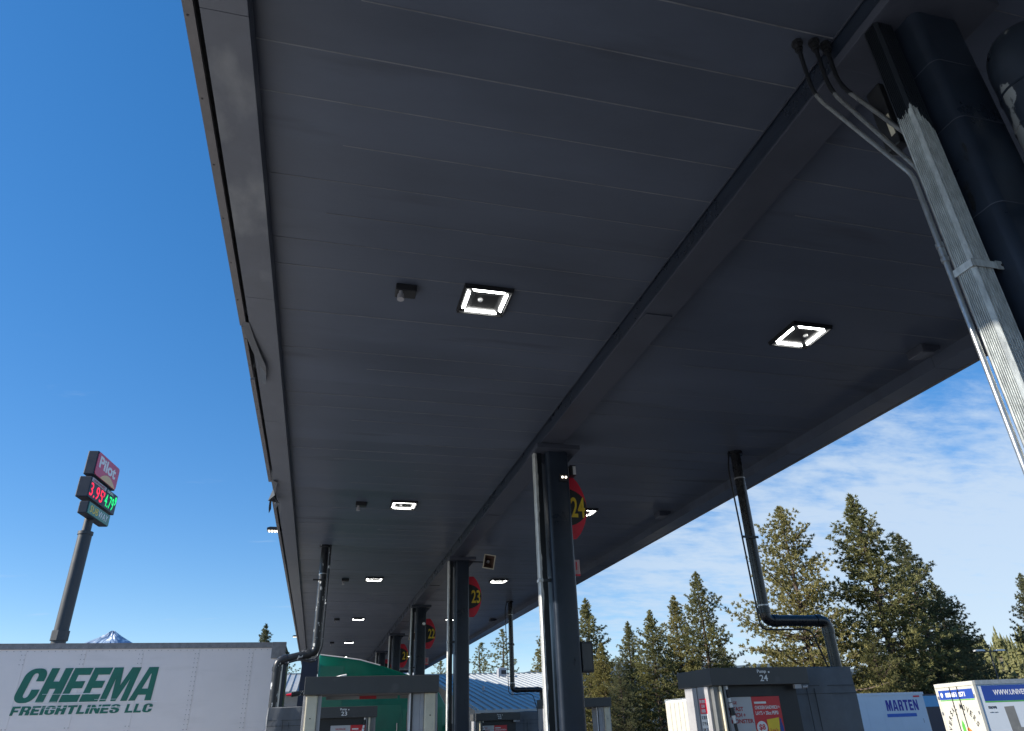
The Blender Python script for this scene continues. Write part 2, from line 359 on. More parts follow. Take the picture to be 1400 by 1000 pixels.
# ------------------------------------------------------------------ sky and sun
SUN_EL = radians(29); SUN_AZ = radians(-88.5)   # clockwise from +y; the sun stands to the left
W = bpy.data.worlds.new('World'); S.world = W; W.use_nodes = True
nt = W.node_tree; nt.nodes.clear()
out = nt.nodes.new('ShaderNodeOutputWorld'); bg = nt.nodes.new('ShaderNodeBackground'); nt.links.new(bg.outputs[0], out.inputs[0])
bg.inputs['Strength'].default_value = .15
sky = nt.nodes.new('ShaderNodeTexSky'); sky.sky_type = 'NISHITA'; sky.sun_disc = False
sky.sun_elevation = SUN_EL; sky.sun_rotation = SUN_AZ; sky.altitude = 1000; sky.air_density = .92; sky.dust_density = .2; sky.ozone_density = 2.2
hs = nt.nodes.new('ShaderNodeHueSaturation'); hs.inputs['Saturation'].default_value = 1.62; hs.inputs['Hue'].default_value = .507
gm = nt.nodes.new('ShaderNodeGamma'); gm.inputs['Gamma'].default_value = .68; nt.links.new(sky.outputs[0], gm.inputs['Color']); nt.links.new(gm.outputs[0], hs.inputs['Color'])
tc = nt.nodes.new('ShaderNodeTexCoord'); sx = nt.nodes.new('ShaderNodeSeparateXYZ'); nt.links.new(tc.outputs['Generated'], sx.inputs[0])
def M(op, a, b=None, c=None):
    n = nt.nodes.new('ShaderNodeMath'); n.operation = op
    for i, q in enumerate((a, b, c)):
        if q is None: continue
        if isinstance(q, (int, float)): n.inputs[i].default_value = q
        else: nt.links.new(q, n.inputs[i])
    return n.outputs[0]
def MR(v, a, b, c=0., d=1., smooth=True):
    n = nt.nodes.new('ShaderNodeMapRange'); n.interpolation_type = 'SMOOTHSTEP' if smooth else 'LINEAR'
    nt.links.new(v, n.inputs['Value'])
    for k, q in zip(('From Min', 'From Max', 'To Min', 'To Max'), (a, b, c, d)): n.inputs[k].default_value = q
    return n.outputs[0]
den = M('ADD', M('MAXIMUM', sx.outputs['Z'], 0.), .16)
cx, cy = M('DIVIDE', sx.outputs['X'], den), M('DIVIDE', sx.outputs['Y'], den)
cv = nt.nodes.new('ShaderNodeCombineXYZ'); nt.links.new(cx, cv.inputs[0]); nt.links.new(cy, cv.inputs[1])
def cnoise(scale, rot, st, detail=8, rough=.55, dist=.0):
    mp = nt.nodes.new('ShaderNodeMapping'); mp.inputs['Rotation'].default_value = (0, 0, radians(rot)); mp.inputs['Scale'].default_value = st
    nt.links.new(cv.outputs[0], mp.inputs['Vector'])
    n = nt.nodes.new('ShaderNodeTexNoise'); n.inputs['Scale'].default_value = scale; n.inputs['Detail'].default_value = detail
    n.inputs['Roughness'].default_value = rough; n.inputs['Distortion'].default_value = dist
    nt.links.new(mp.outputs[0], n.inputs['Vector']); return n.outputs['Fac']
hxy = M('SQRT', M('ADD', M('MULTIPLY', sx.outputs['X'], sx.outputs['X']), M('MULTIPLY', sx.outputs['Y'], sx.outputs['Y'])))
saz = M('DIVIDE', sx.outputs['X'], M('ADD', hxy, .001))
side = MR(saz, .18, .72)
n1 = cnoise(4.6, 25, (1, 1.9, 1), 10, .62, .2); n2 = cnoise(.7, 10, (1, 1.5, 1), 4, .5)
n3 = cnoise(15, 30, (1, 1.5, 1), 5, .6, .3)
cover = M('ADD', M('ADD', M('ADD', M('MULTIPLY', n1, .6), M('MULTIPLY', n3, .2)), M('MULTIPLY', n2, .45)), M('MULTIPLY', side, .2))
cover = M('SUBTRACT', cover, MR(sx.outputs['Z'], .2, .46, -.08, .3))
dens = M('MULTIPLY', MR(cover, .56, .92), M('MULTIPLY', MR(saz, .08, .5), .78))
w1 = cnoise(2.6, 40, (1, 4.5, 1), 8, .6, .4)
wisp = M('MULTIPLY', MR(w1, .62, .8), M('MULTIPLY', MR(sx.outputs['Z'], .5, .2), .22))
dens = M('MAXIMUM', dens, wisp)
mx = nt.nodes.new('ShaderNodeMix'); mx.data_type = 'RGBA'; nt.links.new(dens, mx.inputs[0]); nt.links.new(hs.outputs[0], mx.inputs[6])
mx.inputs[7].default_value = (2.25, 2.65, 3.1, 1)
nt.links.new(mx.outputs[2], bg.inputs['Color'])
sl = bpy.data.lights.new('sun', 'SUN'); so = bpy.data.objects.new('sun', sl); COL.objects.link(so)
sl.energy = 4.2; sl.angle = radians(.5); sl.color = (1, .93, .82)
sd = Vector((sin(SUN_AZ)*cos(SUN_EL), cos(SUN_AZ)*cos(SUN_EL), sin(SUN_EL)))
so.rotation_euler = sd.to_track_quat('Z', 'Y').to_euler(); so.location = (-40, 0, 40)
S.view_settings.view_transform = 'Standard'; S.view_settings.look = 'None'; S.view_settings.gamma = 1; S.view_settings.exposure = .98

# ------------------------------------------------------------------ ground, hills, mountain
xs = [-9000, -3000, -1000, -300, -120]+[-80+4*i for i in range(41)]+[120, 300, 1000, 3000, 9000]
ys = [-9000, -3000, -1000, -300, -100]+[-60+4*i for i in range(41)]+[150, 300, 1000, 3000, 9000]
mb = MB(); nx, ny = len(xs), len(ys)
mb.add([(x, y, g(x, y)) for y in ys for x in xs], [(j*nx+i, j*nx+i+1, (j+1)*nx+i+1, (j+1)*nx+i) for j in range(ny-1) for i in range(nx-1)])
tag(mb.build('ground', ASPH, smooth=True), kind='structure')
mb = MB(); xa = [-15, -12, -9, -6, -3, -.9]; ya = [-40+4*i for i in range(31)]; nx = len(xa)
mb.add([(x, y, g(x, y)+.006) for y in ya for x in xa], [(j*nx+i, j*nx+i+1, (j+1)*nx+i+1, (j+1)*nx+i) for j in range(len(ya)-1) for i in range(nx-1)])
tag(mb.build('bounce_apron', CONC, smooth=True), kind='structure')  # unseen pale strip added left of the canopy to bounce sunlight onto the ceiling

def ridge(name, mat, pts, y0, y1, zb, seed, rough=.4, sub=6):
    """a long hill: pts = crest (x, z) at depth (y0+y1)/2, falling off on both sides"""
    rnd = random.Random(seed); X = []
    for (xa, za), (xb, zb_) in zip(pts, pts[1:]):
        for k in range(sub): t = k/sub; X.append((xa+(xb-xa)*t, za+(zb_-za)*t+rnd.uniform(-rough, rough)))
    X.append(pts[-1]); rows = 9; m = MB(); vs = []
    for j in range(rows):
        t = j/(rows-1); fall = sin(pi*t)**.8
        for i, (x, z) in enumerate(X): vs.append((x, y0+(y1-y0)*t+rnd.uniform(-.02, .02)*(y1-y0), zb+(z-zb)*fall*(1 if j == rows//2 else rnd.uniform(.93, 1.03))))
    n = len(X); m.add(vs, [(j*n+i, j*n+i+1, (j+1)*n+i+1, (j+1)*n+i) for j in range(rows-1) for i in range(n-1)])
    o = m.build(name, mat, smooth=True); tag(o, kind='structure'); return X
ridge('wooded_hill', HILLM, [(150, -2), (195, 14), (213, 18), (240, 20), (300, 12), (360, -2)], 150, 260, -2, 3, .6)
ridge('distant_hills', DHILL, [(-200, 4), (40, 6), (180, 58), (300, 70), (480, 78), (800, 60), (1300, 80)], 800, 1200, -2, 5, 3)
# mountain peak with snow far beyond the sign
rnd = random.Random(11); m = MB((-620, 2500, 250)); N = 56; vs = []; fs = []
prof = [(0, 296), (10, 292), (24, 283), (42, 274), (70, 262), (130, 236), (240, 190), (460, 110), (800, -5)]
for k, (r, z) in enumerate(prof):
    for i in range(N):
        a = 2*pi*i/N; rid = 1+.22*sin(a*5+k*.4)*min(1, k*.4)+rnd.uniform(-.1, .1)*min(1, k)
        rr_ = r*.68; vs.append((-622+rr_*rid*cos(a), 2500+rr_*rid*sin(a), z+rnd.uniform(-2.2, 2.2)*(k > 0)))
for k in range(len(prof)-1):
    for i in range(N): fs.append((k*N+i, k*N+(i+1) % N, (k+1)*N+(i+1) % N, (k+1)*N+i))
m.add(vs, fs); o = m.build('mountain', MOUNT); o.location = m.o; tag(o, kind='structure')

# ------------------------------------------------------------------ canopy
CZC, ZB = 5.4, 5.25               # ceiling, underside of the edge
Y0, Y1, XL, XR = -4.0, 56.0, -.711, 6.84
BX0, BX1, BZ = 2.82, 3.15, 5.197
can = thing('fuel_canopy', 'huge dark grey flat canopy roof over the fuel lanes', 'canopy', (3, 2, 0))
O = can.location
def ceiling(x0, x1):
    m = MB(O); y = Y0; p = .398; y += (2.76-Y0) % p
    m.use(CEIL).box(x0, x1, Y0, Y1, CZC, CZC+.04)
    rr = random.Random(int(x0*10)+50)
    while y < Y1:                        # lapped seams between the deck pans, each a little uneven
        xa = x0+.002+(rr.uniform(.1, .75)*(x1-x0) if rr.random() < .6 else 0)   # pale colour stands in for glints along part of the seam
        w = rr.uniform(.003, .006); d = rr.uniform(.002, .005)
        m.use(SEAM).prism([(y-w, CZC-.0005), (y+w, CZC-.0005), (y+w*.6, CZC-d), (y-w*.6, CZC-d)], 'x', xa, x1-.002)
        y += p
    return m.build('ceiling', None, can)
ceiling(XL, BX0-.004); ceiling(BX1+.03, XR)
for x in (BX0-.012, BX1+.03):              # metal angle that closes the ceiling edge beside the beam
    MB(O).box(x, x+.008, Y0+.06, Y1-.06, CZC-.012, CZC+.06).build('ceiling_edge', BEAM, can)
m = MB(O).use(BEAM).box(BX0, BX1, Y0+.2, Y1-.2, BZ, BZ+.022).use(BEAMW).box(BX0+.006, BX1-.006, Y0+.2, Y1-.2, BZ+.0225, 5.73)
yj = 5.55
while yj < Y1:                           # splice plates where lengths of the beam meet
    m.use(BEAM).box(BX0+.02, BX1-.02, yj-.16, yj+.16, BZ-.012, BZ-.001); yj += 7.5
m.build('centre_beam', None, can)
# edges: soffit strip, back lip, outer face up to the roof line
def edge(inner, outer, s, mat):
    m = MB(O)
    poly = [(inner, CZC+.05), (inner, ZB), (outer, ZB), (outer, 6.3), (outer-s*.05, 6.3), (outer-s*.05, ZB+.08), (inner+s*.05, ZB+.08), (inner+s*.05, CZC+.05)]
    n = len(poly); step = [Y0]+[2.9+3.05*i for i in range(18)]+[Y1]
    for a, b in zip(step, step[1:]):
        if b > Y1+.01: break
        m.prism(poly, 'y', a+.0015, b-.0015)
    return m.build('fascia', mat, can, bevel=.003)
MB(O).box(-1.06, -.977, Y0+.1, Y1-.1, ZB+.165, ZB+.2).build('gutter_channel', TORN, can)
MB(O).box(-1.05, -1.04, Y0+.1, Y1-.1, ZB+.205, 6.28).build('fascia', FASC, can)
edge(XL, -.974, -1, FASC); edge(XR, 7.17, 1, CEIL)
MB(O).box(-.97, 7.16, Y1-.05, Y1, ZB, 6.3).build('fascia', FASC, can)
MB(O).box(-.97, 7.16, Y0, Y0+.05, ZB, 6.3).build('fascia', FASC, can)
MB(O).box(-.9, 7.1, Y0+.06, Y1-.06, 5.75, 5.85).build('roof_deck', DKALU, can)
def trim(x0, x1, pieces, z=ZB):
    for a, b, lab in pieces:
        m = MB(O).use(TRIM).box(x0, x1, a, b, z-.004, z+.03)
        m.box(x0 if x0 < 0 else x1-.012, x0+.012 if x0 < 0 else x1, a, b, z+.032, z+.16)
        yy = a+.25
        while yy < b:                     # screw heads
            m.use(BLK).tube([(x0+.02 if x0 < 0 else x1-.02, yy, z-.004), (x0+.02 if x0 < 0 else x1-.02, yy, z-.009)], .006, 6); yy += .61
        m.build('edge_trim', None, can, label=lab)
trim(-1.065, -1.006, [(Y0, 6.5, None)]); trim(-1.055, -1.02, [(6.52, 7.7, 'thin bright edge trim left where the lip tore away')])
trim(-1.06, -1.01, [(7.75, 11.6, None), (12.7, Y1, None)]); trim(7.175, 7.225, [(Y0, 20, None), (20.01, Y1, None)])
# torn flap hanging off the left lip, and a crumpled piece farther along
def strip(pts, w, t=.004):
    m = MB(O); vs = []
    for (x, y, z, tilt) in pts:
        dx, dz = sin(radians(tilt))*w, -cos(radians(tilt))*w
        vs += [(x, y, z), (x+dx, y, z+dz), (x+dx+t, y+.001, z+dz), (x+t, y+.001, z)]
    fs = []
    for i in range(len(pts)-1):
        for k in range(4): fs.append((i*4+k, i*4+(k+1) % 4, i*4+4+(k+1) % 4, i*4+4+k))
    n = len(vs); fs += [(0, 1, 2, 3), (n-1, n-2, n-3, n-4)]
    return m.add(vs, fs)
strip([(-1.05, 6.42, 5.248, 86), (-1.02, 6.7, 5.235, 84), (-.975, 7.02, 5.225, 80), (-.93, 7.3, 5.22, 76), (-.925, 7.42, 5.22, 60), (-.95, 7.75, 5.235, 60)], .075).build('torn_flap', TORN, can, label='bent metal flap torn from the canopy edge')
strip([(-1.02, 11.5, 5.25, 70), (-1.0, 11.9, 5.22, 20), (-1.03, 12.2, 5.2, -30), (-.98, 12.35, 5.2, 40), (-1.0, 12.6, 5.18, 10)], .11).build('torn_flap', TORN, can, label='crumpled metal scrap on the canopy edge')
strip([(-1.04, 12.3, 5.24, -20), (-1.06, 12.6, 5.17, -25), (-1.07, 12.8, 5.13, -20)], .08).build('torn_flap', TORN, can, label='crumpled metal scrap hanging below the canopy edge')

# ------------------------------------------------------------------ columns, downspouts
CY = [1.93, 9.15, 16.68, 24.02, 31.77, 39.2, 46.7, 54.1]
near_words = ['nearest the viewer', 'carrying flag 24', 'carrying flag 23', 'carrying flag 22', 'carrying flag 21',
              'just beyond the flag 21 column', 'second beyond the flag 21 column', 'farthest in the row']
for i, y in enumerate(CY):
    zg = g(3.1, y)
    c = thing('canopy_column', 'black square steel column under the canopy beam, '+near_words[i], 'column', (3.1, y+.16, zg), 0, 'columns in a row under the canopy beam')
    o = c.location
    MB(o).prism(rrect(2.935, 3.262, y, y+.325, .05), 'z', zg+.012, BZ-.072).build('shaft', BLACK, c, smooth=True)
    MB(o).box(2.76, 3.4, y-.14, y+.44, BZ-.07, BZ-.004).build('cap_plate', BEAM, c, bevel=.004)
    mg = MB(o)
    mg.prism([(3.265, BZ-.073), (3.39, BZ-.073), (3.265, BZ-.22)], 'y', y+.15, y+.165)
    mg.prism([(2.932, BZ-.073), (2.775, BZ-.073), (2.932, BZ-.22)], 'y', y+.15, y+.165); mg.build('gusset', BEAM, c)
    MB(o).box(2.85, 3.35, y-.09, y+.41, zg-.02, zg+.01).build('base_plate', BEAM, c)
    MB(o).tube([(3.1, y-.004, zg+1.0), (3.1, y-.004, zg+1.001)], .004, 4).build('weld_bead', BEAM, c) if False else None
    if i == 0:
        mw = MB(o)
        for zz in (4.73, 4.31, 3.75):
            mw.prism(rrect(2.933, 3.264, y-.002, y+.327, .05), 'z', zz, zz+.004)
        mw.build('weld_seam', BEAM, c, smooth=True)
    # ribbed downspout strapped beside the column
    dx0, dx1, dy0, dy1 = 2.768, 2.888, y+.108, y+.206
    poly = []
    def ribs(a, b, n, out, d=.011):
        r = []
        for k in range(n):
            for t, h in ((.08, 0), (.28, 1), (.55, 1), (.75, 0)):
                f = (k+t)/n; r.append((a[0]+(b[0]-a[0])*f-out[0]*d*(1-h), a[1]+(b[1]-a[1])*f-out[1]*d*(1-h)))
        return r
    ch = .017; nr = 7 if i < 3 else 3
    poly += ribs((dx0, dy1-.012), (dx0, dy0+ch), nr, (-1, 0)); poly += [(dx0, dy0+ch), (dx0+ch, dy0)]
    poly += ribs((dx0+ch, dy0), (dx1, dy0), nr, (0, -1)); poly += [(dx1, dy0+.01), (dx1, dy1), (dx0+.012, dy1)]
    ds = thing('downspout', ('peeling silver ribbed' if i == 0 else 'ribbed')+' downspout on the left of the column '+near_words[i], 'downspout', (2.83, y+.16, zg), 0, 'downspouts beside the canopy columns')
    o2 = Vector((2.83, y+.16, 0))
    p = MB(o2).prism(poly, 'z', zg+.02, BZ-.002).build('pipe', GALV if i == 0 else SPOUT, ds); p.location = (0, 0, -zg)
    for zz in ((3.42, .9) if i == 0 else (3.3, 1.0)):
        m = MB(ds.location); e = .0025
        m.box(dx0-e-.003, dx0-e, dy0-.006, dy1+.004, zz, zz+.038); m.box(dx0-e-.003, dx1+.012, dy0-e-.004, dy0-e-.001, zz, zz+.038)
        m.prism([(dx1+.012, zz-.004), (dx1+.06, zz-.002), (dx1+.068, zz+.02), (dx1+.06, zz+.042), (dx1+.012, zz+.042)], 'y', dy0-.010, dy0-.0045)
        m.use(BLK); m.tube([(dx1+.043, dy0-.0102, zz+.02), (dx1+.043, dy0-.014, zz+.02)], .007, 10)
        m.mats = [GALV if i == 0 else SPOUT, BLK]; m.m = [0]*(len(m.m)-12)+[1]*12
        m.build('strap', None, ds)

# conduits dropping from the ceiling to the nearest column
cpaths = [([(2.60, 2.44, 5.4), (2.60, 2.44, 4.93), (2.762, 2.153, 4.07), (2.762, 2.153, -.1)], 'first steel conduit bending down from the ceiling, leftmost of three, running down past the downspout'),
          ([(2.70, 2.41, 5.4), (2.70, 2.41, 4.96), (2.84, 2.17, 4.14), (2.84, 2.17, -.1)], 'middle one of three steel conduits bending from the ceiling behind the silver downspout'),
          ([(2.785, 2.41, 5.4), (2.785, 2.41, 5.03), (2.878, 2.165, 4.36), (2.878, 2.165, -.1)], 'highest and rightmost of three steel conduits bending from the ceiling to the near column')]
for pts, lab in cpaths:
    c = thing('conduit', lab, 'conduit', pts[0][:2]+(4.0,), 0, 'steel conduits by the near column')
    MB(c.location).tube(bend(pts[:3], .13, 8)[:-1]+bend([bend(pts[:3], .13, 8)[-2]]+pts[2:], .05, 6)[1:], .0128, 12).build('tube', COND, c, smooth=True)
    m = MB(c.location); p = pts[0]
    m.tube([(p[0], p[1], 5.4), (p[0], p[1], 5.375)], .034, 8); m.tube([(p[0], p[1], 5.375), (p[0], p[1], 5.335)], .028, 6)
    m.tube([(p[0], p[1], 5.335), (p[0], p[1], 5.315)], .02, 12); m.build('fitting', BLK, c)
    if 'leftmost' in lab:
        m = MB(c.location)
        for a, b, r in ((3.52, 3.545, .022), (3.55, 3.6, .019), (3.605, 3.63, .022)): m.tube([(2.762, 2.153, a), (2.762, 2.153, b)], r*.85, 10)
        m.build('coupling', COND, c)
jb = thing('junction_box', 'black junction box with a beige sticker hidden behind the near downspout', 'junction box', (2.86, 2.3, 4.5))
MB(jb.location).box(2.86, 2.932, 2.225, 2.33, 4.4, 4.86).build('case', BLK, jb, bevel=.01)
MB(jb.location).box(2.857, 2.859, 2.232, 2.262, 4.47, 4.62).build('sticker', BEIGE, jb)
# fat flue pipe with bands in front of the near column
fp = thing('flue_pipe', 'fat black banded pipe with peeling paint and a top elbow by the near column', 'pipe', (3.28, 1.80, 0))
cxp, cyp, r = 3.30, 1.80, .13
MB(fp.location).tube(bend([(cxp, cyp, -.05), (cxp, cyp, 4.78), (cxp+.9, cyp-.25, 4.78)], .2, 9), r, 28).build('pipe', FLUE, fp, smooth=True)
for z in (4.42, 4.2, 3.97, 3.74, 3.5, 3.26):
    MB(fp.location).tube([(cxp, cyp, z), (cxp, cyp, z+.012)], r+.005, 28).build('band', BLACK if z > 4.3 else FLUE, fp, smooth=True)
br = thing('wall_bracket', 'small black angle bracket with a white bolt on the near column', 'bracket', (3.17, 1.9, 3.3))
mbk = MB(br.location); mbk.use(BLK).box(3.135, 3.2, 1.865, 1.928, 3.3, 3.36).box(3.14, 3.15, 1.8, 1.865, 3.3, 3.36); mbk.build('plate', None, br)
MB(br.location).tube([(3.17, 1.864, 3.335), (3.17, 1.835, 3.335)], .013, 8).build('bolt', CHROME, br)

# ------------------------------------------------------------------ ceiling lights and ceiling fixtures
LY = [5.77, 13.1, 20.6, 28.7, 36.8, 44.3]
ordn = ['nearest', 'second', 'third', 'fourth', 'fifth', 'sixth']
def make_light(loc, label):
    t = thing('canopy_light', label, 'ceiling light', loc, 0, 'square lights under the canopy')
    h = .245; m = MB()
    m.box(-h, h, -h, h, -.02, 0); m.box(-h*.98, h*.98, -h*.98, -h*.92, -.045, -.02); m.box(-h*.98, h*.98, h*.92, h*.98, -.045, -.02)
    m.box(-h*.98, -h*.92, -h*.92, h*.92, -.045, -.02); m.box(h*.92, h*.98, -h*.92, h*.92, -.045, -.02)
    m.box(-h*.5, h*.5, -h*.5, h*.5, -.026, -.0202); m.build('housing', BLK, t)
    a, b, c = .203, .172, .165
    for k in range(4):
        q = [Vector((-c, -a)), Vector((c, -a)), Vector((c-.026, -b)), Vector((-c+.026, -b))]
        ang = k*pi/2; R = Matrix.Rotation(ang, 2)
        MB().prism([tuple(R @ p) for p in q], 'z', -.036, -.0205).build('led_bar', LED, t)
    sgn = -1 if loc[0] < 3 else 1
    MB().tube([(sgn*.05, -.03, -.0265), (sgn*.05, -.03, -.05)], [.026, .018], 14).build('sensor', WHT, t, smooth=True)
    return t
for k, y in enumerate(LY):
    make_light((1.29, y, CZC), ordn[k]+' lit square canopy light on the left of the beam')
    make_light((4.9, y, CZC), ordn[k]+' lit square canopy light on the right of the beam')
proto = None
for k, y in enumerate([5.72, 13.1, 20.7, 28.7, 36.8]):
    lab = ordn[k]+' black box with a small hanging can on the ceiling left of the lights'
    if proto is None:
        proto = thing('nozzle_box', lab, 'fire nozzle', (.5, y, CZC), 0, 'fire nozzle boxes on the ceiling')
        MB().box(-.1, .1, -.07, .08, -.075, 0).build('box', BLK, proto, bevel=.012)
        mm = MB(); mm.tube([(-.05, -.04, -.0755), (-.05, -.04, -.11)], .02, 12); mm.tube([(-.05, -.04, -.11), (-.05, -.045, -.17)], [.03, .034], 14); mm.build('nozzle', LGREY, proto, smooth=True)
    else: copy_thing(proto, (.5, y, CZC), lab)
proto = None
for k, y in enumerate([5.8, 12.95, 20.8, 28.8]):
    lab = ordn[k]+' dark grey tilted fixture on the ceiling near the right canopy edge'
    if proto is None:
        proto = thing('camera_mount', lab, 'ceiling fixture', (6.58, y, CZC), 0, 'fixtures near the right canopy edge')
        MB().prism([(-.13, -.002), (.13, -.002), (.13, -.05), (.05, -.085), (-.13, -.1)], 'y', -.12, .12).build('housing', BEAM, proto, bevel=.008)
        MB().prism([(-.13, -.101), (.05, -.0865), (.05, -.092), (-.13, -.107)], 'y', -.1, .1).build('cover_plate', FASC, proto)
    else: copy_thing(proto, (6.58, y, CZC), lab)
proto = None
for k, (y, z) in enumerate([(15.2, 5.36), (35.3, 5.5)]):
    lab = ('nearer' if k == 0 else 'farther')+' small lit floodlight jutting out from the left canopy edge'
    if proto is None:
        proto = thing('floodlight', lab, 'floodlight', (-1.03, y, z), 0, 'floodlights on the left canopy edge')
        MB().box(.0, .05, -.03, .03, -.04, .04).build('mount', BLK, proto)
        mm = MB(); mm.prism([(-.26, -.02), (-.24, -.032), (0, -.032), (0, .035), (-.2, .035), (-.26, .015)], 'y', -.11, .11); mm.build('head', BLK, proto, bevel=.008)
        mm = MB()
        for q in range(4): mm.box(-.235+q*.055, -.2+q*.055, -.08, .08, -.037, -.0325)
        mm.build('led_array', LEDW, proto)
    else: copy_thing(proto, (-1.03, y, z), lab)

# ------------------------------------------------------------------ numbered flags and gear on the columns
def flag(num, y, label):
    t = thing('pump_number_flag', label, 'number sign', (3.275, y+.4, 3.96 if num == '24' else 3.9), 0, 'numbered flags on the columns')
    H = .93; out = [(0, 0), (.17, 0)]
    for k in range(1, 12):
        a = k/12; out.append((.17+.19*sin(pi*a)**.75, a*H))
    out += [(.17, H), (0, H)]
    MB().prism(out, 'y', 0, .02).build('panel', RED, t)
    # black round field clipped by the panel outline
    def xo(z): a = min(1, max(0, z/H)); return .17+.19*max(0, sin(pi*a))**.75
    R = .285; pts = [(0.001, H/2-R)]
    for k in range(1, 24):
        a = -pi/2+pi*k/24; x, z = R*1.27*cos(a), H/2+R*sin(a); pts.append((max(.001, min(x, xo(z)-.004)), z))
    pts.append((.001, H/2+R)); MB().prism(pts, 'y', -.004, -.0005).build('round_field', BLK, t)
    m = MB(); put_text(m, num, (.115, -.0045, H/2-.15), X_, Z_, .215, .30, .003, .018); m.build('number', YEL, t)
    return t
for n, y in (('24', CY[1]), ('23', CY[2]), ('22', CY[3]), ('21', CY[4]), ('20', CY[5])): flag(n, y, 'red and black pump flag reading %s on its column' % n)
def plate(y, lab):
    t = thing('safety_plate', lab, 'safety sign', (3.27, y+.2, 3.4), 0, 'small safety plates on the columns')
    MB().box(0, .12, 0, .008, 0, .22).build('plate', pm('plate_pink', (.6, .4, .4), .5), t)
    m = MB(); m.box(.0, .12, -.003, -.0005, 0, .025); m.box(.035, .05, -.003, -.0005, .08, .19); m.box(.065, .08, -.003, -.0005, .08, .19); m.build('printed_marks', RED, t)
plate(CY[1], 'small pink and white safety plate below flag 24'); plate(CY[3], 'small pink and white safety plate below flag 22')
t = thing('security_camera', 'small white camera perched above flag 24', 'camera', (3.36, CY[1]+.3, 4.88))
m = MB(t.location); y = CY[1]+.26
m.box(3.28, 3.35, y, y+.08, 4.84, 4.98); m.build('mount', LGREY, t, bevel=.005)
MB(t.location).box(3.36, 3.45, y-.03, y+.1, 4.86, 5.02).build('body', BLK, t, bevel=.008)
MB(t.location).box(3.40, 3.445, y-.034, y-.0305, 4.87, 5.0).build('face', WHT, t)
t = thing('twin_lens_camera', 'tiny black twin-lens camera on the front of the flag 24 column', 'spotlight', (3.17, CY[1], 4.7))
y = CY[1]; MB(t.location).box(3.1, 3.22, y-.05, y-.001, 4.67, 4.78).build('case', BLK, t, bevel=.008)
for xx in (3.135, 3.185): MB(t.location).tube([(xx, y-.051, 4.725), (xx, y-.06, 4.725)], .017, 10).build('lens', LEDW, t)  # camera lenses, given an added glow
t = thing('security_camera', 'small white camera on the front of the flag 22 column', 'camera', (3.2, CY[3]-.05, 4.6))
y = CY[3]; MB(t.location).box(3.12, 3.2, y-.06, y-.001, 4.58, 4.66).build('mount', BLK, t); MB(t.location).tube([(3.17, y-.061, 4.62), (3.17, y-.17, 4.6)], .045, 12).build('body', WHT, t)
t = thing('display_screen', 'black screen housing on the right side of the flag 24 column', 'screen', (3.35, CY[1]+.1, 2.36))
y = CY[1]; MB(t.location).box(3.266, 3.42, y+.02, y+.2, 2.17, 2.54).build('case', BLK, t, bevel=.012); MB(t.location).box(3.275, 3.4, y+.016, y+.0195, 2.2, 2.51).build('panel', HEAD, t)
def horn(y, lab):
    t = thing('horn_speaker', lab, 'loudspeaker', (3.7, y-.05, 5.1), 0, 'horn speakers on the columns')
    m = MB(t.location)
    m.tube(bend([(3.27, y+.1, 5.12), (3.5, y+.1, 5.12), (3.6, y+.02, 5.1)], .06), .015, 8); m.build('bracket', BLK, t)
    W0, H0 = .14, .165; a = MB(); 
    def ringf(w, h, yy): return [(-w, yy, -h), (w, yy, -h), (w, yy, h), (-w, yy, h)]
    vs = ringf(W0, H0, -.08)+ringf(W0-.025, H0-.025, -.08)+ringf(.03, .03, .12)+ringf(.055, .055, .14)+ringf(W0, H0, -.06)
    fs = []
    for p, q in ((0, 1), (1, 2), (0, 4), (4, 3), (3, 2)):
        for k in range(4): fs.append((p*4+k, p*4+(k+1) % 4, q*4+(k+1) % 4, q*4+k))
    a.use(BEIGE).add(vs, fs[:4]); a.cur = 0; 
    a2 = MB().add(vs, fs[4:8]+[(8, 9, 10, 11)]); a3 = MB().add(vs, fs[8:])
    R = Matrix.Translation((.02, 0, .0)) @ Matrix.Rotation(radians(8), 4, 'Y') @ Matrix.Rotation(radians(12), 4, 'X')
    for q, nm, mt in ((a, 'rim', BEIGE), (a2, 'throat', pm('horn_inside', (.1, .06, .045), .6)), (a3, 'shell', LGREY)):
        q.mats = []; q.v = [R @ v for v in q.v]; q.build(nm, mt, t)
    c = MB(); c.tube([(0, .02, 0), (0, .1, 0)], [.03, .045], 12); c.v = [R @ v for v in c.v]; c.build('driver', LGREY, t)
horn(CY[2], 'beige framed horn loudspeaker beside the top of the flag 23 column')
horn(CY[4], 'tiny beige horn loudspeaker beside the top of the flag 21 column')

# ------------------------------------------------------------------ fuel islands
for i, (y, w) in enumerate(((9.3, 'flag 24'), (16.8, 'flag 23'), (24.2, 'flag 22'))):
    zg = g(3, y); m = MB((3, y, zg)); m.prism(rrect(-1.6, 7.8, y-.75, y+.75, .6, 8), 'z', zg-.1, zg+.15)
    lone('fuel_island', m, CONC, 'long raised concrete island at the foot of the %s column' % w, 'fuel island', 'raised fuel islands', bevel=.015)

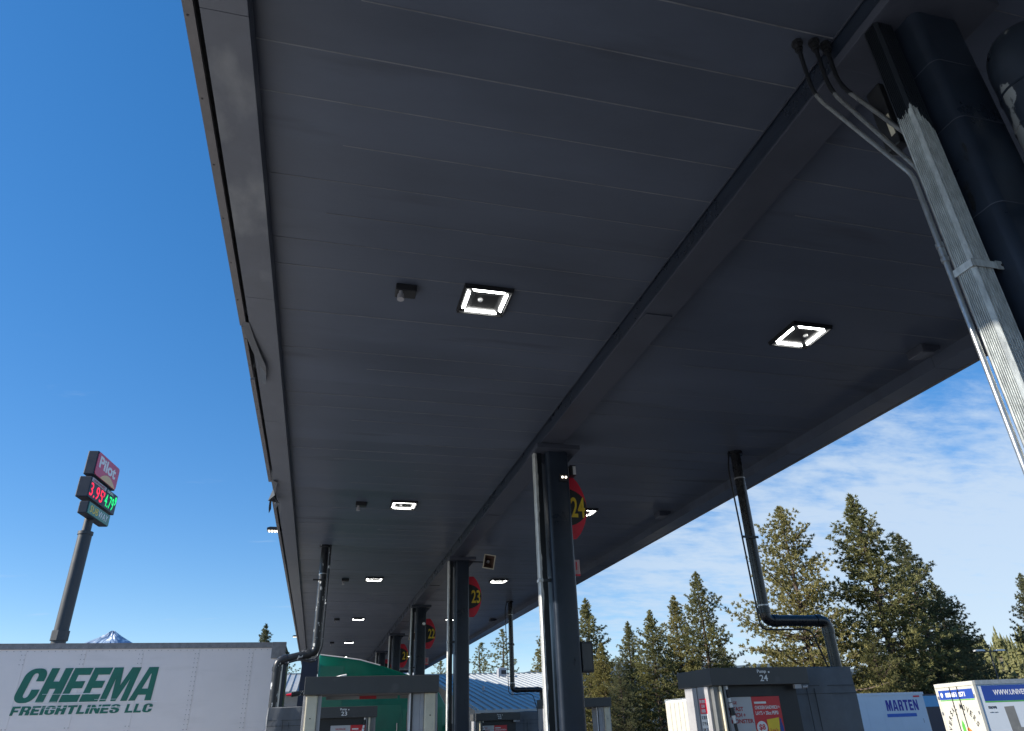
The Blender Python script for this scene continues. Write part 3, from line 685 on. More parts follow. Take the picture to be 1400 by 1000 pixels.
PUMP_Y = {'24': 8.85, '23': 16.3, '22': 23.9}
def canvas_cover(m, x0, x1, y0, y1, z0, z1, seed):
    """sagging fabric cover: gridded box whose sheets wander a little"""
    rr = random.Random(seed); nxg, nz = 9, 14
    ph = [rr.uniform(0, 6) for _ in range(8)]
    def wob(a, z): return .014*sin(9*a+ph[0]+2*z)+.010*sin(17*a+ph[1]-5*z)+.012*sin(6*z+ph[2])+.008*sin(23*z+7*a+ph[3])
    ring = []
    for k in range(nxg): ring.append((x0+(x1-x0)*k/nxg, y0, 0, -1))
    for k in range(nxg): ring.append((x1, y0+(y1-y0)*k/nxg, 1, 0))
    for k in range(nxg): ring.append((x1-(x1-x0)*k/nxg, y1, 0, 1))
    for k in range(nxg): ring.append((x0, y1-(y1-y0)*k/nxg, -1, 0))
    R = len(ring); vs = []
    for j in range(nz+1):
        z = z0+(z1-z0)*j/nz; tap = 1 if j < nz else .985
        for (x, y, a, b) in ring:
            d = wob(x+y, z)+(.012 if j in (10, 11) else 0)
            xx = x+a*d; yy = y+b*d
            cx_, cy_ = (x0+x1)/2, (y0+y1)/2
            vs.append((cx_+(xx-cx_)*tap, cy_+(yy-cy_)*tap, z+(.006*sin(8*x+ph[5]) if j == nz else 0)))
    fs = [(j*R+k, j*R+(k+1) % R, (j+1)*R+(k+1) % R, (j+1)*R+k) for j in range(nz) for k in range(R)]
    b = len(vs); vs.append(((x0+x1)/2, (y0+y1)/2, z1+.04)); fs += [(nz*R+k, nz*R+(k+1) % R, b) for k in range(R)]
    m.add(vs, fs)
def burger(m, cx, y, cz, w):
    """printed burger picture: bun, filling, bun, as flat coloured inks"""
    def blob(mat, z0, z1, ww, yy, top):
        p = [(cx-ww, z0), (cx+ww, z0)]
        n = 8
        p += [(cx+ww*cos(pi*k/n)*(1 if top else 1), z0+(z1-z0)*(sin(pi*k/n) if top else 1)) for k in range(1, n)] if top else [(cx+ww, z1), (cx-ww, z1)]
        m.use(mat).prism(p, 'y', yy-.002, yy)
    blob(BUN, cz+.03, cz+.13, w, y, True); blob(LEAFG, cz+.01, cz+.03, w*1.05, y-.0005, False); blob(ORANGE, cz-.03, cz+.01, w*1.02, y-.001, False); blob(BUN, cz-.09, cz-.03, w*.95, y, False)
def posters(t, x0, x1, xm, y, z0, z1):
    a = MB().box(x0, xm-.004, y, y+.01, z0, z1).build('poster', PGREY, t, label='grey breakfast poster')
    m = MB(); put_text(m, 'SAUSAGE', (x0+.1, y-.0005, z1-.085), X_, Z_, .2, .035, .002, .02)
    put_text(m, 'BREAKFAST', (x0+.04, y-.0005, z1-.165), X_, Z_, .34, .05, .002, .025); put_text(m, 'SANDWICH +', (x0+.04, y-.0005, z1-.235), X_, Z_, .36, .05, .002, .025)
    put_text(m, '16oz MONSTER', (x0+.04, y-.0005, z1-.305), X_, Z_, .46, .05, .002, .025); m.build('lettering', DKRED, a)
    m = MB(); burger(m, x0+.32, y-.0005, z1-.62, .15); m.use(BEIGE)
    for k in range(5): m.box(x0+.44+k*.022, x0+.456+k*.022, y-.0032, y-.0005, z1-.62, z1-.40+.02*(k % 2))
    m.build('printed_picture', None, a)
    b = MB().box(xm, x1, y, y+.01, z0, z1).build('poster', PRED, t, label='red chicken sandwich poster')
    w = x1-xm
    m = MB(); m.box(xm+.03, xm+w*.5, y-.0022, y-.0005, z1-.085, z1-.06)
    put_text(m, 'CHICKEN SANDWICH +', (xm+.03, y-.0005, z1-.15), X_, Z_, w*.88, .042, .002, .02); put_text(m, "LAY'S + 20oz PEPSI", (xm+.03, y-.0005, z1-.215), X_, Z_, w*.8, .045, .002, .02)
    m.tube([(xm+.09, y-.0005, z1-.36), (xm+.09, y-.0022, z1-.36)], .075, 24); m.build('lettering', WHT, b)
    m = MB(); m.use(PRED); put_text(m, '$8', (xm+.045, y-.0025, z1-.395), X_, Z_, .09, .075, .002, .02)
    m.use(YEL).prism([(xm+w*.42, z1-.27), (xm+w*.86, z1-.25), (xm+w*.8, z1-.55), (xm+w*.46, z1-.55)], 'y', y-.003, y-.0005)
    m.use(PRED); put_text(m, "Lay's", (xm+w*.5, y-.0032, z1-.43), X_, Z_, w*.26, .06, .002, .01)
    m.use(BLUE).prism([(xm+w*.84, z1-.62), (xm+w*.97, z1-.62), (xm+w*.97, z1-.36), (xm+w*.93, z1-.3), (xm+w*.93, z1-.26), (xm+w*.88, z1-.26), (xm+w*.88, z1-.3), (xm+w*.84, z1-.36)], 'y', y-.004, y-.0005)
    m.use(WHT).box(xm+w*.85, xm+w*.96, y-.0052, y-.0042, z1-.48, z1-.44)
    burger(m, xm+w*.45, y-.0035, z1-.68, .16); m.build('printed_picture', None, b)
def main_pump(num, label, flip):
    y = PUMP_Y[num]; z0 = g(5, y)+.15; xc = 5.585 if not flip else .53
    t = thing('fuel_pump', label, 'fuel pump', (xc, y, z0), 0, 'numbered fuel pumps')
    H = 2.175-z0 if num == '24' else (2.04-z0 if num == '23' else 1.95-z0)     # local height of the header top
    f = -1 if flip else 1
    def bx(m, a, b, *r): return m.box(min(a*f, b*f), max(a*f, b*f), *r)
    MB().prism([(-.715, H-.205), (.715, H-.205), (.715, H), (-.715, H)], 'y', 0, .95).build('header', HEAD, t, bevel=.006)
    m = MB(); put_text(m, 'Pump', (-.035, -.0005, H-.078), X_, Z_, .13, .05, .003, .02); m.box(.125, .145, -.0035, -.0005, H-.068, H-.048)
    put_text(m, num, (-.01, -.0005, H-.165), X_, Z_, .115, .075, .003, .012); m.build('lettering', WHT, t)
    # metal side cladding of the open end
    m = MB(); bx(m, -.66, -.53, .08, .87, 0, H-.207); bx(m, -.527, -.50, .05, .90, 0, H-.207); m.build('side_panel', GREYP, t, bevel=.006)
    m = MB(); bx(m, -.70, -.663, .16, .44, 0, H-.207); bx(m, -.70, -.663, .47, .8, 0, H-.207); m.build('side_panel', LGREY, t, bevel=.004)
    m = MB(); bx(m, -.50, .60, .16, .84, 0, H-.207); m.build('cabinet', BLK, t)
    m = MB(); bx(m, -.498, .2, .12, .1595, H-.335, H-.21); m.build('dark_band', BLK, t)  # black band between header and posters
    posters(t, -.62 if not flip else -.2, .31 if not flip else .52, -.1 if not flip else .2, .14, .5, H-.34)
    # cream post and hose with breakaway fittings
    m = MB(); m.tube([(-.55*f, .06, 0), (-.57*f, .06, H-.21)], .02, 10); m.build('post', BEIGE, t, smooth=True)
    m = MB(); q = -.50*f
    segs = [(H-.21, H-.25, .018, WHT), (H-.25, H-.35, .02, BLK), (H-.35, H-.40, .02, WHT), (H-.40, H-.41, .022, BLK), (H-.41, H-.46, .026, WHT), (H-.46, H-.55, .032, BLK), (H-.55, H-.58, .027, WHT), (H-.58, H-.64, .018, WHT), (H-.64, H-1.3, .02, BLK)]
    for a, b, r, mt in segs:
        m.use(mt); m.tube([(q+(H-a)*.11*f, .07, a), (q+(H-b)*.11*f, .07, b)], r, 10)
    m.build('hose', None, t, smooth=True)
    m = MB(); bx(m, .5, .6, .02, .06, H-.26, H-.21); m.tube([(.62*f, .045, H-.245), (.7*f, .045, H-.235)], .022, 10); m.build('latch', LGREY, t)
    if num == '24':
        xp = -.702; a = MB().box(xp, xp+.0015, .24, .42, H-.52, H-.345).build('sticker', RED, t, label='red and white diesel sticker')
        ux, vz = (0, -1, 0), (0, 0, 1); m = MB()
        for s, zz, w in (('SELF SERVICE', H-.395, .15), ('CLEAR', H-.45, .09), ('DIESEL', H-.505, .11)):
            put_text(m, s, (xp-.0005, .33+w/2, zz), ux, vz, w, .036, .002, .03)
        m.box(xp-.001, xp, .24, .42, H-.78, H-.523); m.build('lettering', WHT, a)
        m = MB()
        for k, s in enumerate(('K 30 K', '17 9 A', '04 21')): put_text(m, s, (xp-.0015, .40, H-.585-k*.07), ux, vz, .14, .04, .002, .01)
        m.build('lettering', BLK, a)
    c0, c1 = (.63, 1.73) if not flip else (-1.45, -.7)
    m = MB(); canvas_cover(m, c0, c1, .42 if not flip else .1, 1.3 if not flip else 1.1, .02, H+.015, 3 if not flip else 8)
    cv_ = m.build('canvas_cover', CANVAS, t, smooth=True)
    m = MB()
    ys = .42 if not flip else .1
    for zz in (H-.22, H-.32): m.box(c0-.004, c1+.012, ys-.026, ys-.018, zz, zz+.006)
    m.box(c0+.3, c0+.306, ys-.028, ys-.02, .2, H-.2); m.box(c0+.42, c0+.426, ys-.028, ys-.02, .2, H-.25); m.build('stitching', BLK, cv_)
    return t
main_pump('24', 'tall fuel pump with header reading Pump 24, posters and grey canvas cover', False)
main_pump('23', 'fuel pump with header reading Pump 23, seen through the open frame', True)
main_pump('22', 'distant fuel pump with header reading Pump 22 before the store roof', False)

def satellite(y, x0, x1, ztop, label):
    zg = g(x0, y)+.15; xc = (x0+x1)/2; w = (x1-x0)/2; H = ztop-zg
    t = thing('satellite_pump', label, 'fuel pump', (xc, y, zg), 0, 'open framed satellite pumps')
    MB().box(-w, w, 0, .62, H-.185, H).build('header', HEAD, t, bevel=.006)
    for s in (-1, 1):
        a = s*w
        def b(m, p, q, *r): return m.box(min(a-s*p, a-s*q), max(a-s*p, a-s*q), *r)
        m = MB(); b(m, .03, .155, .06, .16, 0, H-.187); m.build('post', BEIGE, t, bevel=.012)
        m = MB(); b(m, .0, .028, .1, .55, 0, H-.187); b(m, .158, .2, .1, .2, 0, H-.187)
        if s > 0: b(m, .2, .30, .11, .5, 0, H-.187)
        m.build('side_panel', LGREY, t, bevel=.004)
        m = MB(); m.tube([(a-s*.09, .0595, H-.42), (a-s*.09, .052, H-.42)], .007, 8); m.build('bolt', BLK, t)
    m = MB(); m.use(WHT).tube([(w-.32, .1, 0), (w-.318, .1, H-.187)], .009, 8); m.use(BLK).tube([(w-.30, .1, 0), (w-.298, .1, H-.187)], .011, 8); m.build('hose', None, t, smooth=True)
    m = MB(); m.use(BOXL).box(-w+.25, -.12, .5, .51, H-.222, H-.188); m.use(DKRED).box(-.12, .08, .5, .51, H-.222, H-.188); m.use(BOXG).box(.08, .33, .5, .51, H-.222, H-.188); m.use(BOXG).box(.36, .5, .5, .51, H-.222, H-.188)
    m.build('reflection_strip', None, t)  # reflection under the header painted as flat coloured pieces
    m = MB(); m.use(WHT).tube([(-w+.32, .3, H+.001), (-w+.4, .28, H+.02), (-w+.46, .28, H+.03)], .012, 6); m.build('white_wrap', None, t)
    return t
satellite(8.85, -.14, 1.37, 2.15, 'open satellite pump with wide black header, nearest, framing the green truck')
satellite(16.3, 4.86, 6.42, 2.09, 'farther open satellite pump half hidden by the flag 24 column')

# vent pipes dropping from the canopy to the covered pumps
def vent_pipe(pts, r, mat, label, cable, clamps):
    t = thing('drop_pipe', label, 'pipe', (pts[0][0], pts[0][1], 2.0), 0, 'pipes dropping from the canopy to the pumps')
    o = t.location
    MB(o).tube(bend(pts, r*1.35, 6), r, 16).build('pipe', mat, t, smooth=True)
    P = [Vector(p) for p in pts]
    for k in (1, 2):
        for q in (P[k-1], P[k+1]):
            d = (q-P[k]).normalized(); MB(o).tube([P[k]+d*r*1.3, P[k]+d*r*2.3], r*1.13, 16).build('elbow_collar', mat, t, smooth=True)
    MB(o).tube([P[0], P[0]-Vector((0, 0, .05))], r*1.5, 16).build('ceiling_collar', mat, t, smooth=True)
    for (x, y, z) in clamps: MB(o).tube([(x, y, z), (x, y, z+.02)], r*1.06, 16).build('clamp_ring', ALU, t, smooth=True)
    c = MB(o).tube(bend(cable[0], .12, 5), cable[1], 8).build('cable', mat if mat is PIPEW else BLK, t, smooth=True)
    m = MB(o); z = cable[2]; x = pts[0][0]; y = pts[0][1]
    m.box(x-.2, x+.08, y-r-.012, y-r-.002, z, z+.035); m.build('strut_clamp', BLK, t)
    return t
def right_set(y, label):
    s = 1.0; zt = 2.2 if y < 15 else 1.95; zj = 2.83 if y < 15 else 2.62
    vent_pipe([(6.2, y, CZC), (6.2, y, zj), (7.2, y, zj), (7.2, y, zt-.05)], .078, PIPE, label,
              ([(6.08, y-.02, CZC), (6.0, y-.05, CZC-.3), (6.06, y-.05, zj-.13), (6.85, y-.09, zj-.13), (7.04, y-.05, zt-.05)], .013, 4.0), [(6.2, y, zj+.2), (6.2, y, 4.95)])
right_set(9.42, 'black elbowed pipe dropping from the canopy into the pump 24 canvas cover')
right_set(24.4, 'distant black elbowed pipe dropping from the canopy to pump 22')
vent_pipe([(-.1, 16.7, CZC), (-.1, 16.7, 3.12), (-.86, 16.7, 2.95), (-.86, 16.7, .6)], .085, PIPEW, 'flaking black and white elbowed pipe dropping from the left canopy ceiling beside the white trailer',
          ([(.02, 16.62, CZC), (.02, 16.6, 3.2), (-.12, 16.6, 2.9), (-.4, 16.6, 2.98), (-.7, 16.62, 2.9)], .022, 4.6), [(-.1, 16.7, 4.75)])
t = thing('steel_post', 'dark slim steel post standing beside the flaking pipe near the white trailer', 'post', (-.71, 16.75, g(0, 16.7)+.15))
MB(t.location).box(-.745, -.675, 16.72, 16.79, g(0, 16.7)+.15, 2.98).build('post', BLACK, t, bevel=.006)
t = thing('hose_nozzle', 'short flaking horizontal pipe stub with a red tip above the grey cover', 'nozzle', (-.35, 16.9, 2.3))
MB(t.location).tube([(-.05, 16.95, 2.36), (-.3, 16.9, 2.34), (-.52, 16.88, 2.31)], .05, 10).build('pipe', PIPEW, t, smooth=True); MB(t.location).tube([(-.52, 16.88, 2.31), (-.62, 16.88, 2.3)], [.03, .02], 8).build('tip', RED, t)

# ------------------------------------------------------------------ trailers and trucks
def wheel(parent, x, y0, y1, zc, r=.5):
    w = MB().tube([(x, y0, zc), (x, y0+.02, zc), (x, y1-.02, zc), (x, y1, zc)], [r*.9, r, r, r*.9], 28).build('wheel', RUBBER, parent, smooth=True)
    s = -1 if y0 < y1 else 1
    MB().tube([(x, y0-.004, zc), (x, y0-.02, zc), (x, y0-.005, zc)], [r*.58, r*.5, r*.3], 24).build('rim', ALU, w, smooth=True)
def trailer_shell(t, L, H, Wd, zfl, side_mat, front_mat, seam=1.22, rivets=True, rail=DKALU, zgt_=0):
    """local: x 0..L along the side facing -y (y = 0), roof at H"""
    MB().box(.06, L-.06, .012, Wd-.012, zfl, H-.02).build('body', side_mat, t)
    m = MB(); m.box(0, L, -.012, .0118, H-.115, H); m.box(0, L, Wd-.0118, Wd+.012, H-.115, H); m.box(0, L, -.018, Wd+.018, H+.0005, H+.014); m.build('top_rail', rail, t, bevel=.004)
    m = MB(); m.box(0, L, -.01, .011, zfl-.1, zfl+.12); m.box(0, L, Wd-.011, Wd+.01, zfl-.1, zfl+.12); m.build('bottom_rail', ALU, t)
    m = MB(); x = seam*.6
    m2 = MB()
    while x < L-.2:
        m.box(x-.05, x+.05, .006, .0115, zfl+.13, H-.117)
        if rivets:
            z = zfl+.16
            while z < H-.15:
                for dx in (-.035, .035):
                    if 9.9 < x < 14.1 and 1.9-.0 < z+zgt_ < 3.12: continue
                    m2.box(x+dx-.008, x+dx+.008, .001, .006, z-.008, z+.008)
                z += .1
        x += seam
    if rivets:
        x = .2
        while x < L-.2: m2.box(x-.007, x+.007, -.016, -.0125, H-.085, H-.07); m2.box(x-.007, x+.007, .005, .0115, H-.16, H-.145); x += .14
    m.build('side_seams', side_mat, t)
    if rivets: m2.build('rivets', RIVET, t)
    m = MB(); m.box(.1, L-.1, .5, .62, zfl-.35, zfl-.02); m.box(.1, L-.1, Wd-.62, Wd-.5, zfl-.35, zfl-.02); m.build('chassis', BLK, t)

# near trailer with green lettering
yT = 19.2; zgt = g(-1, 20.5)
tr = thing('freight_trailer', 'long white box trailer with big green lettering, left of the canopy', 'trailer', (-17.0, yT, zgt))
L = 16.14; H = 3.57-zgt
trailer_shell(tr, L, H, 2.6, 1.15, WHITE, WHITE, zgt_=zgt)
for y0, y1 in ((-.02, .1), (2.5, 2.62)): MB().box(L-.055, L+.025, y0, y1, 1.05, H-.36).build('corner_post', CREAM, tr, bevel=.01)
for y0, y1 in ((-.022, .1), (2.5, 2.622)): MB().box(L-.3, L+.03, y0, y1, H-.355, H+.02).build('corner_cap', DKALU, tr, bevel=.01)
for wx in (1.8, 3.1):
    for y0, y1 in ((.02, .3), (2.58, 2.3)): wheel(tr, wx, y0, y1, .5)
m = MB(); m.box(L-3.2, L-3.06, .3, .42, .05, 1.0); m.box(L-3.2, L-3.06, 2.2, 2.32, .05, 1.0); m.box(L-3.3, L-2.95, .25, .5, .02, .05); m.build('landing_gear', ALU, tr)
o = Vector((-17.0, yT, zgt))
a = Vector(ony(14, 962, yT))-o; b = Vector(ony(226, 912, yT))-o
m = MB(); put_heavy(m, 'CHEEMA', (a.x, .0055, a.z), X_, Z_, b.x-a.x, b.z-a.z, .003, .26, .075); big = m.build('lettering', LGREEN, tr, label='large slanted green lettering')
a = Vector(ony(12, 979, yT))-o; b = Vector(ony(210, 962, yT))-o
m = MB(); put_heavy(m, 'FREIGHTLINES LLC', (a.x, .0055, a.z), X_, Z_, b.x-a.x, b.z-a.z, .003, .18, .12); m.build('lettering', LGREEN, tr, label='smaller green lettering')
m = MB(); rr = random.Random(5)
for k in range(16):
    x = rr.uniform(-6.2, -3.9)-o.x; w = rr.uniform(.15, .7); z = 2.22+rr.choice((0, .12, .2, .31))+rr.uniform(-.03, .03)-zgt
    m.box(x, x+w, .0015, .0023, z, z+rr.uniform(.004, .010))
m.build('scratches', WHT, tr)

# green tractor in the same lane
yg = 19.35
tk = thing('semi_truck', 'dark green sleeper truck cab parked under the canopy behind the pumps', 'truck', (1.2, yg, zgt))
o = tk.location
prof = [ony(*p, yg) for p in ((437, 894), (468, 898.5), (493, 902), (520, 909.5), (540, 916), (560, 923), (580, 932), (601, 947), (612, 968))]
top = [(p[0]-o.x, p[2]-o.z) for p in prof]
xb = top[0][0]; xf = top[-1][0]
body = [(xb, .75)]+top+[(xf+.12, 1.98), (xf+.15, .75)]
MB().prism(body, 'y', .03, 2.45).build('cab', GREEN, tk, bevel=.05, smooth=True)
MB().prism([(xb-.48, .9), (xb-.02, .9), (xb-.02, top[0][1]-.1), (xb-.4, top[0][1]-.14)], 'y', .05, .09).build('side_extender', NAVY, tk, bevel=.01)
MB().prism([(xb-.48, .9), (xb-.02, .9), (xb-.02, top[0][1]-.1), (xb-.4, top[0][1]-.14)], 'y', 2.39, 2.43).build('side_extender', NAVY, tk, bevel=.01)
hood = [(xf+.155, .7), (xf+.155, 1.93), (xf+.7, 1.88), (xf+1.7, 1.68), (xf+2.05, 1.5), (xf+2.15, 1.2), (xf+2.15, .7)]
MB().prism(hood, 'y', .3, 2.18).build('hood', GREEN, tk, bevel=.08, smooth=True)
for y0, y1 in ((.02, .298), (2.182, 2.46)):
    arc = [(xf+1.1+.68*cos(pi*k/12), .55+.68*sin(pi*k/12)) for k in range(13)]+[(xf+1.1-.55*cos(pi*k/12), .55+.55*sin(pi*k/12)) for k in range(13)]
    MB().prism(arc, 'y', y0, y1).build('fender', GREEN, tk, bevel=.01, smooth=True)
m = MB(); m.box(xf+2.152, xf+2.19, .55, 1.95, .75, 1.5); m.box(xf+2.155, xf+2.3, .1, 2.4, .35, .7); m.build('bumper', CHROME, tk, bevel=.02)
for yy in (.12, 2.2): MB().box(xf+1.95, xf+2.17, yy, yy+.2, .95, 1.2).build('headlight', WHT, tk, bevel=.03)
# door with seam lines, window, handle; sleeper panels
xd0, xd1 = xf-1.12, xf-.14
for (x0, x1, z0, z1) in ((xb+.05, xb+.62, 1.0, top[1][1]-.2), (xb+.65, xd0-.04, 1.0, 2.72), (xd0, xd1, .95, 2.62)):
    m = MB(); m.box(x0, x1, .018, .0295, z0, z1); d = m.build('door' if x0 == xd0 else 'sleeper_panel', GREEN, tk, bevel=.006)
    if x0 == xd0:
        MB().prism([(x0+.1, 1.75), (x1-.06, 1.75), (x1-.14, 2.5), (x0+.1, 2.54)], 'y', .012, .0175).build('window', GLASS, d)
        MB().box(x0+.06, x0+.22, .004, .0175, 1.5, 1.55).build('handle', CHROME, d)
    elif x1 > xd0-.1: MB().tube([(x1-.1, .0, 1.1), (x1-.1, .0, 2.3)], .016, 8).build('grab_rail', CHROME, d)
wl = [(top[-3][0], top[-3][1]), (top[-2][0], top[-2][1]), (top[-1][0], top[-1][1]), (xf+.12, 1.98)]
m = MB(); m.add([(p[0]+.02, .2, p[1]+.01) for p in wl[1:]]+[(p[0]+.02, 2.28, p[1]+.01) for p in wl[1:]], [(0, 1, 4, 3), (1, 2, 5, 4)]); m.build('windshield', GLASS, tk)
m = MB(); m.box(xf-.02, xf+.1, -.28, -.12, 1.75, 2.25); m.tube([(xf-.05, .03, 2.2), (xf+.03, -.18, 2.2)], .018, 8); m.tube([(xf-.05, .03, 1.85), (xf+.03, -.18, 1.85)], .018, 8); m.build('mirror', BLK, tk, bevel=.015)
m = MB(); m.tube([(xb+.3, .35, .62), (xb+1.7, .35, .62)], .3, 24); m.build('fuel_tank', ALU, tk, smooth=True)
m = MB(); m.box(-3.2, xf+1.8, .8, .95, .55, .8); m.box(-3.2, xf+1.8, 1.5, 1.65, .55, .8); m.build('chassis', BLK, tk)
for wx in (-2.6, -1.35, xf+1.1):
    for y0, y1 in ((.02, .32), (2.46, 2.16)): wheel(tk, wx, y0, y1, .5)
m = MB(); m.tube([(xb+.02, .045, top[0][1]-.02)]+[(p[0], .045, p[1]-.004) for p in top[1:4]], .014, 6); m.build('roof_seam', WHT, tk)

# second white trailer beyond pump 24
yM = 36.0; xM0, xM1 = 18.3, 32.72; zM = 2.545; zgm = zM-4.1
tm = thing('freight_trailer', 'clean white box trailer with blue block lettering beside the pump 24 cover', 'trailer', (xM0, yM, zgm))
trailer_shell(tm, xM1-xM0, 4.1, 2.6, 1.2, WHITE2, CREAM, 1.0, False, WHITE2)
o = tm.location
MB().box(.0, .058, .014, 2.586, 1.2, 3.98).build('front_wall', CREAM, tm)
m = MB(); 
for yy in (.5, 1.0, 1.5, 2.0): m.box(-.006, -.0005, yy, yy+.03, 1.25, 3.95)
m.build('ribs', GREYP, tm)
a = Vector(ony(1213.5, 972.5, yM))-o; b = Vector(ony(1253, 956.5, yM))-o
m = MB(); put_heavy(m, 'MARTEN', (a.x, .0055, a.z), X_, Z_, b.x-a.x, b.z-a.z, .004, 0, .2); m.build('lettering', MBLUE, tm)
a = Vector(ony(1214, 981, yM))-o; b = Vector(ony(1253, 975, yM))-o
MB().box(a.x, b.x, .0015, .0055, a.z, b.z).build('blue_bar', pm('bar_blue', (.01, .12, .5), .4), tm)
a = Vector(ony(1248, 952, yM))-o
m = MB(); m.box(a.x, a.x+.4, -.016, -.0125, a.z-.05, a.z+.03); m.build('small_plate', RED, tm)
MB().box(7.6+6.4, 7.62+6.4, .009, .0115, 2.6, 2.8).build('marker', BLK, tm)
for wx in (12.2, 13.4):
    for y0, y1 in ((.02, .3), (2.58, 2.3)): wheel(tm, wx, y0, y1, .5)
m = MB(); m.box(3, 3.14, .3, .42, .05, 1.1); m.box(3, 3.14, 2.2, 2.32, .05, 1.1); m.build('landing_gear', ALU, tm)

# dark blue trailer between the two
tb = thing('freight_trailer', 'dark blue trailer with a light blue top band, between two white trailers', 'trailer', (37.6, 42, -1.55))
zT = ony(1270, 949, 42)[2]+1.55
MB().box(0, 2.6, 0, 12, 1.1, zT-.75).build('body', pm('dark_blue_paint', (.008, .02, .05), .35), tb)
MB().box(0, 2.6, 0, 12, zT-.748, zT-.1).build('top_band', SKYB, tb, bevel=.01)
MB().box(-.012, 2.612, -.012, 12.012, zT-.098, zT).build('top_rail', NAVY, tb)
m = MB(); m.box(.45, .5, -.01, -.0005, 1.2, zT-.8); m.box(2.1, 2.15, -.01, -.0005, 1.2, zT-.8); m.build('door_rods', ALU, tb)
MB().tube([(1.6, -.02, zT-.35), (1.6, -.0005, zT-.35)], .06, 10).build('lamp', BLK, tb)
for yy in (1.2, 2.5):
    for x0 in (.02, 2.3):
        MB().tube([(x0, yy, .5), (x0+.28, yy, .5)], .5, 24).build('wheel', RUBBER, tb, smooth=True)

# movers trailer at the right
zU = 2.45; th = radians(-107)
r_ = ray(1328, 931); k_ = (zU-CZ)/r_.z; B = Vector((r_.x*k_, r_.y*k_, zU))
d = Vector((cos(th), sin(th), 0)); A = B-d*2.6
HU = 4.1; tu = thing('freight_trailer', 'white moving trailer with blue banner and roll of box pictures at the right edge', 'trailer', (A.x, A.y, zU-HU), th)
# local x: 0..2.6 along the rear, local y into the trailer (left of +x is +y)
Ls = 15.0
MB().box(.02, 2.58, .05, Ls, 1.1, HU-.03).build('body', WHITE2, tu)
m = MB(); m.box(0, 2.6, .002, .1, HU-.13, HU); m.box(0, .09, .002, .1, 1.0, HU-.132); m.box(2.51, 2.6, .002, .1, 1.0, HU-.132); m.box(0, 2.6, .002, .1, .85, 1.0); m.build('rear_frame', CREAM, tu, bevel=.008)
m = MB(); m.box(.092, 1.295, .02, .048, 1.02, HU-.135); m.box(1.305, 2.508, .02, .048, 1.02, HU-.135); dr = m.build('rear_door', CREAM, tu)
m = MB()
for xx in (1.02, 1.52): m.tube([(xx, .008, .95), (xx, .008, HU-.12)], .016, 8)
for xx in (1.02, 1.52):
    for zz in (1.3, 2.2, 3.1, HU-.3): m.box(xx-.04, xx+.04, .0, .019, zz, zz+.03)
m.build('lock_rod', BLK, dr)
m = MB()
for zz in (1.3, 1.9, 2.5, 3.1, 3.6):
    for xx in (.06, 2.46): m.box(xx, xx+.08, -.004, .0015, zz, zz+.1)
m.build('hinge', ALU, dr)
MB().box(.16, 2.44, .016, .0195, HU-.52, HU-.22).build('blue_banner', BLUE, tu)
m = MB(); m.use(WHT); put_text(m, '888 651 2571', (.62, .0155, HU-.45), X_, Z_, 1.3, .15, .003, .03); m.tube([(.36, .0155, HU-.37), (.36, .013, HU-.37)], .08, 16)
m.use(LEAFG).box(.16, 2.44, .016, .0195, HU-.56, HU-.53)
m.use(BLK); s = 'UNIVERSAL MOVERS LLC'; cxu, czu, ru = 1.3, 2.35, .92
for k, chh in enumerate(s):
    if chh == ' ': continue
    a = radians(196-212*k/(len(s)-1)); u = Vector((sin(a), 0, -cos(a))); v = Vector((cos(a), 0, sin(a)))
    put_text(m, chh, Vector((cxu, .0195, czu))+v*ru-u*.05, u, v, .125 if chh != 'I' else .035, .18, .003, .02)
m.use(LEAFG).prism([(1.18, 2.55), (1.35, 2.5), (1.34, 2.8), (1.24, 2.95), (1.15, 2.75)], 'y', .013, .0195); m.use(ORANGE).prism([(1.42, 2.42), (1.68, 2.36), (1.7, 2.62), (1.55, 2.72), (1.44, 2.68)], 'y', .013, .0195)
m.use(BLUE).prism([(1.1, 2.4), (1.3, 2.38), (1.3, 2.5), (1.1, 2.56)], 'y', .013, .0195)
m.use(BLUE).prism([(.62, 1.98), (2.05, 1.98), (2.05, 2.14), (.62, 2.14)], 'y', .016, .0195)
m.use(BLUE).prism([(.42, 1.9), (.6, 1.94), (.6, 2.1), (.42, 2.16), (.5, 2.03)], 'y', .016, .0195); m.use(BLUE).prism([(2.07, 1.94), (2.25, 1.9), (2.18, 2.03), (2.25, 2.16), (2.07, 2.1)], 'y', .016, .0195)
m.use(WHT).box(.66, 2.01, .014, .0155, 2.0, 2.12)
m.build('lettering', None, tu)
m = MB(); m.box(2.575, 2.605, .1, Ls, HU-.12, HU); m.box(-.005, .025, .1, Ls, HU-.12, HU); m.box(-.005, 2.605, .1, Ls, HU+.0005, HU+.012); m.build('top_rail', ALU, tu)
MB().box(2.5805, 2.584, .25, Ls-.1, HU-.62, HU-.16).build('blue_banner', BLUE, tu)
m = MB(); m.use(WHT); put_text(m, 'WWW.UNIVERSALMOVERS.COM', (2.5845, .6, HU-.45), Y_, Z_, 2.3, .16, .003, .015)
m.use(LEAFG).box(2.5805, 2.584, .25, Ls-.1, HU-.66, HU-.625)
m.use(BLK); put_text(m, 'move', (2.5805, .3, HU-.85), Y_, Z_, .26, .08, .003, .03); put_text(m, 'with care', (2.5805, .3, HU-.97), Y_, Z_, .26, .04, .003, 0)
m.tube([(2.5805, 1.75, HU-.86), (2.584, 1.75, HU-.86)], .11, 20); put_text(m, 'TM', (2.5805, 1.9, HU-.86), Y_, Z_, .3, .1, .003, .02)
m.build('lettering', None, tu)
m = MB(); rr = random.Random(2); yy = 1.6
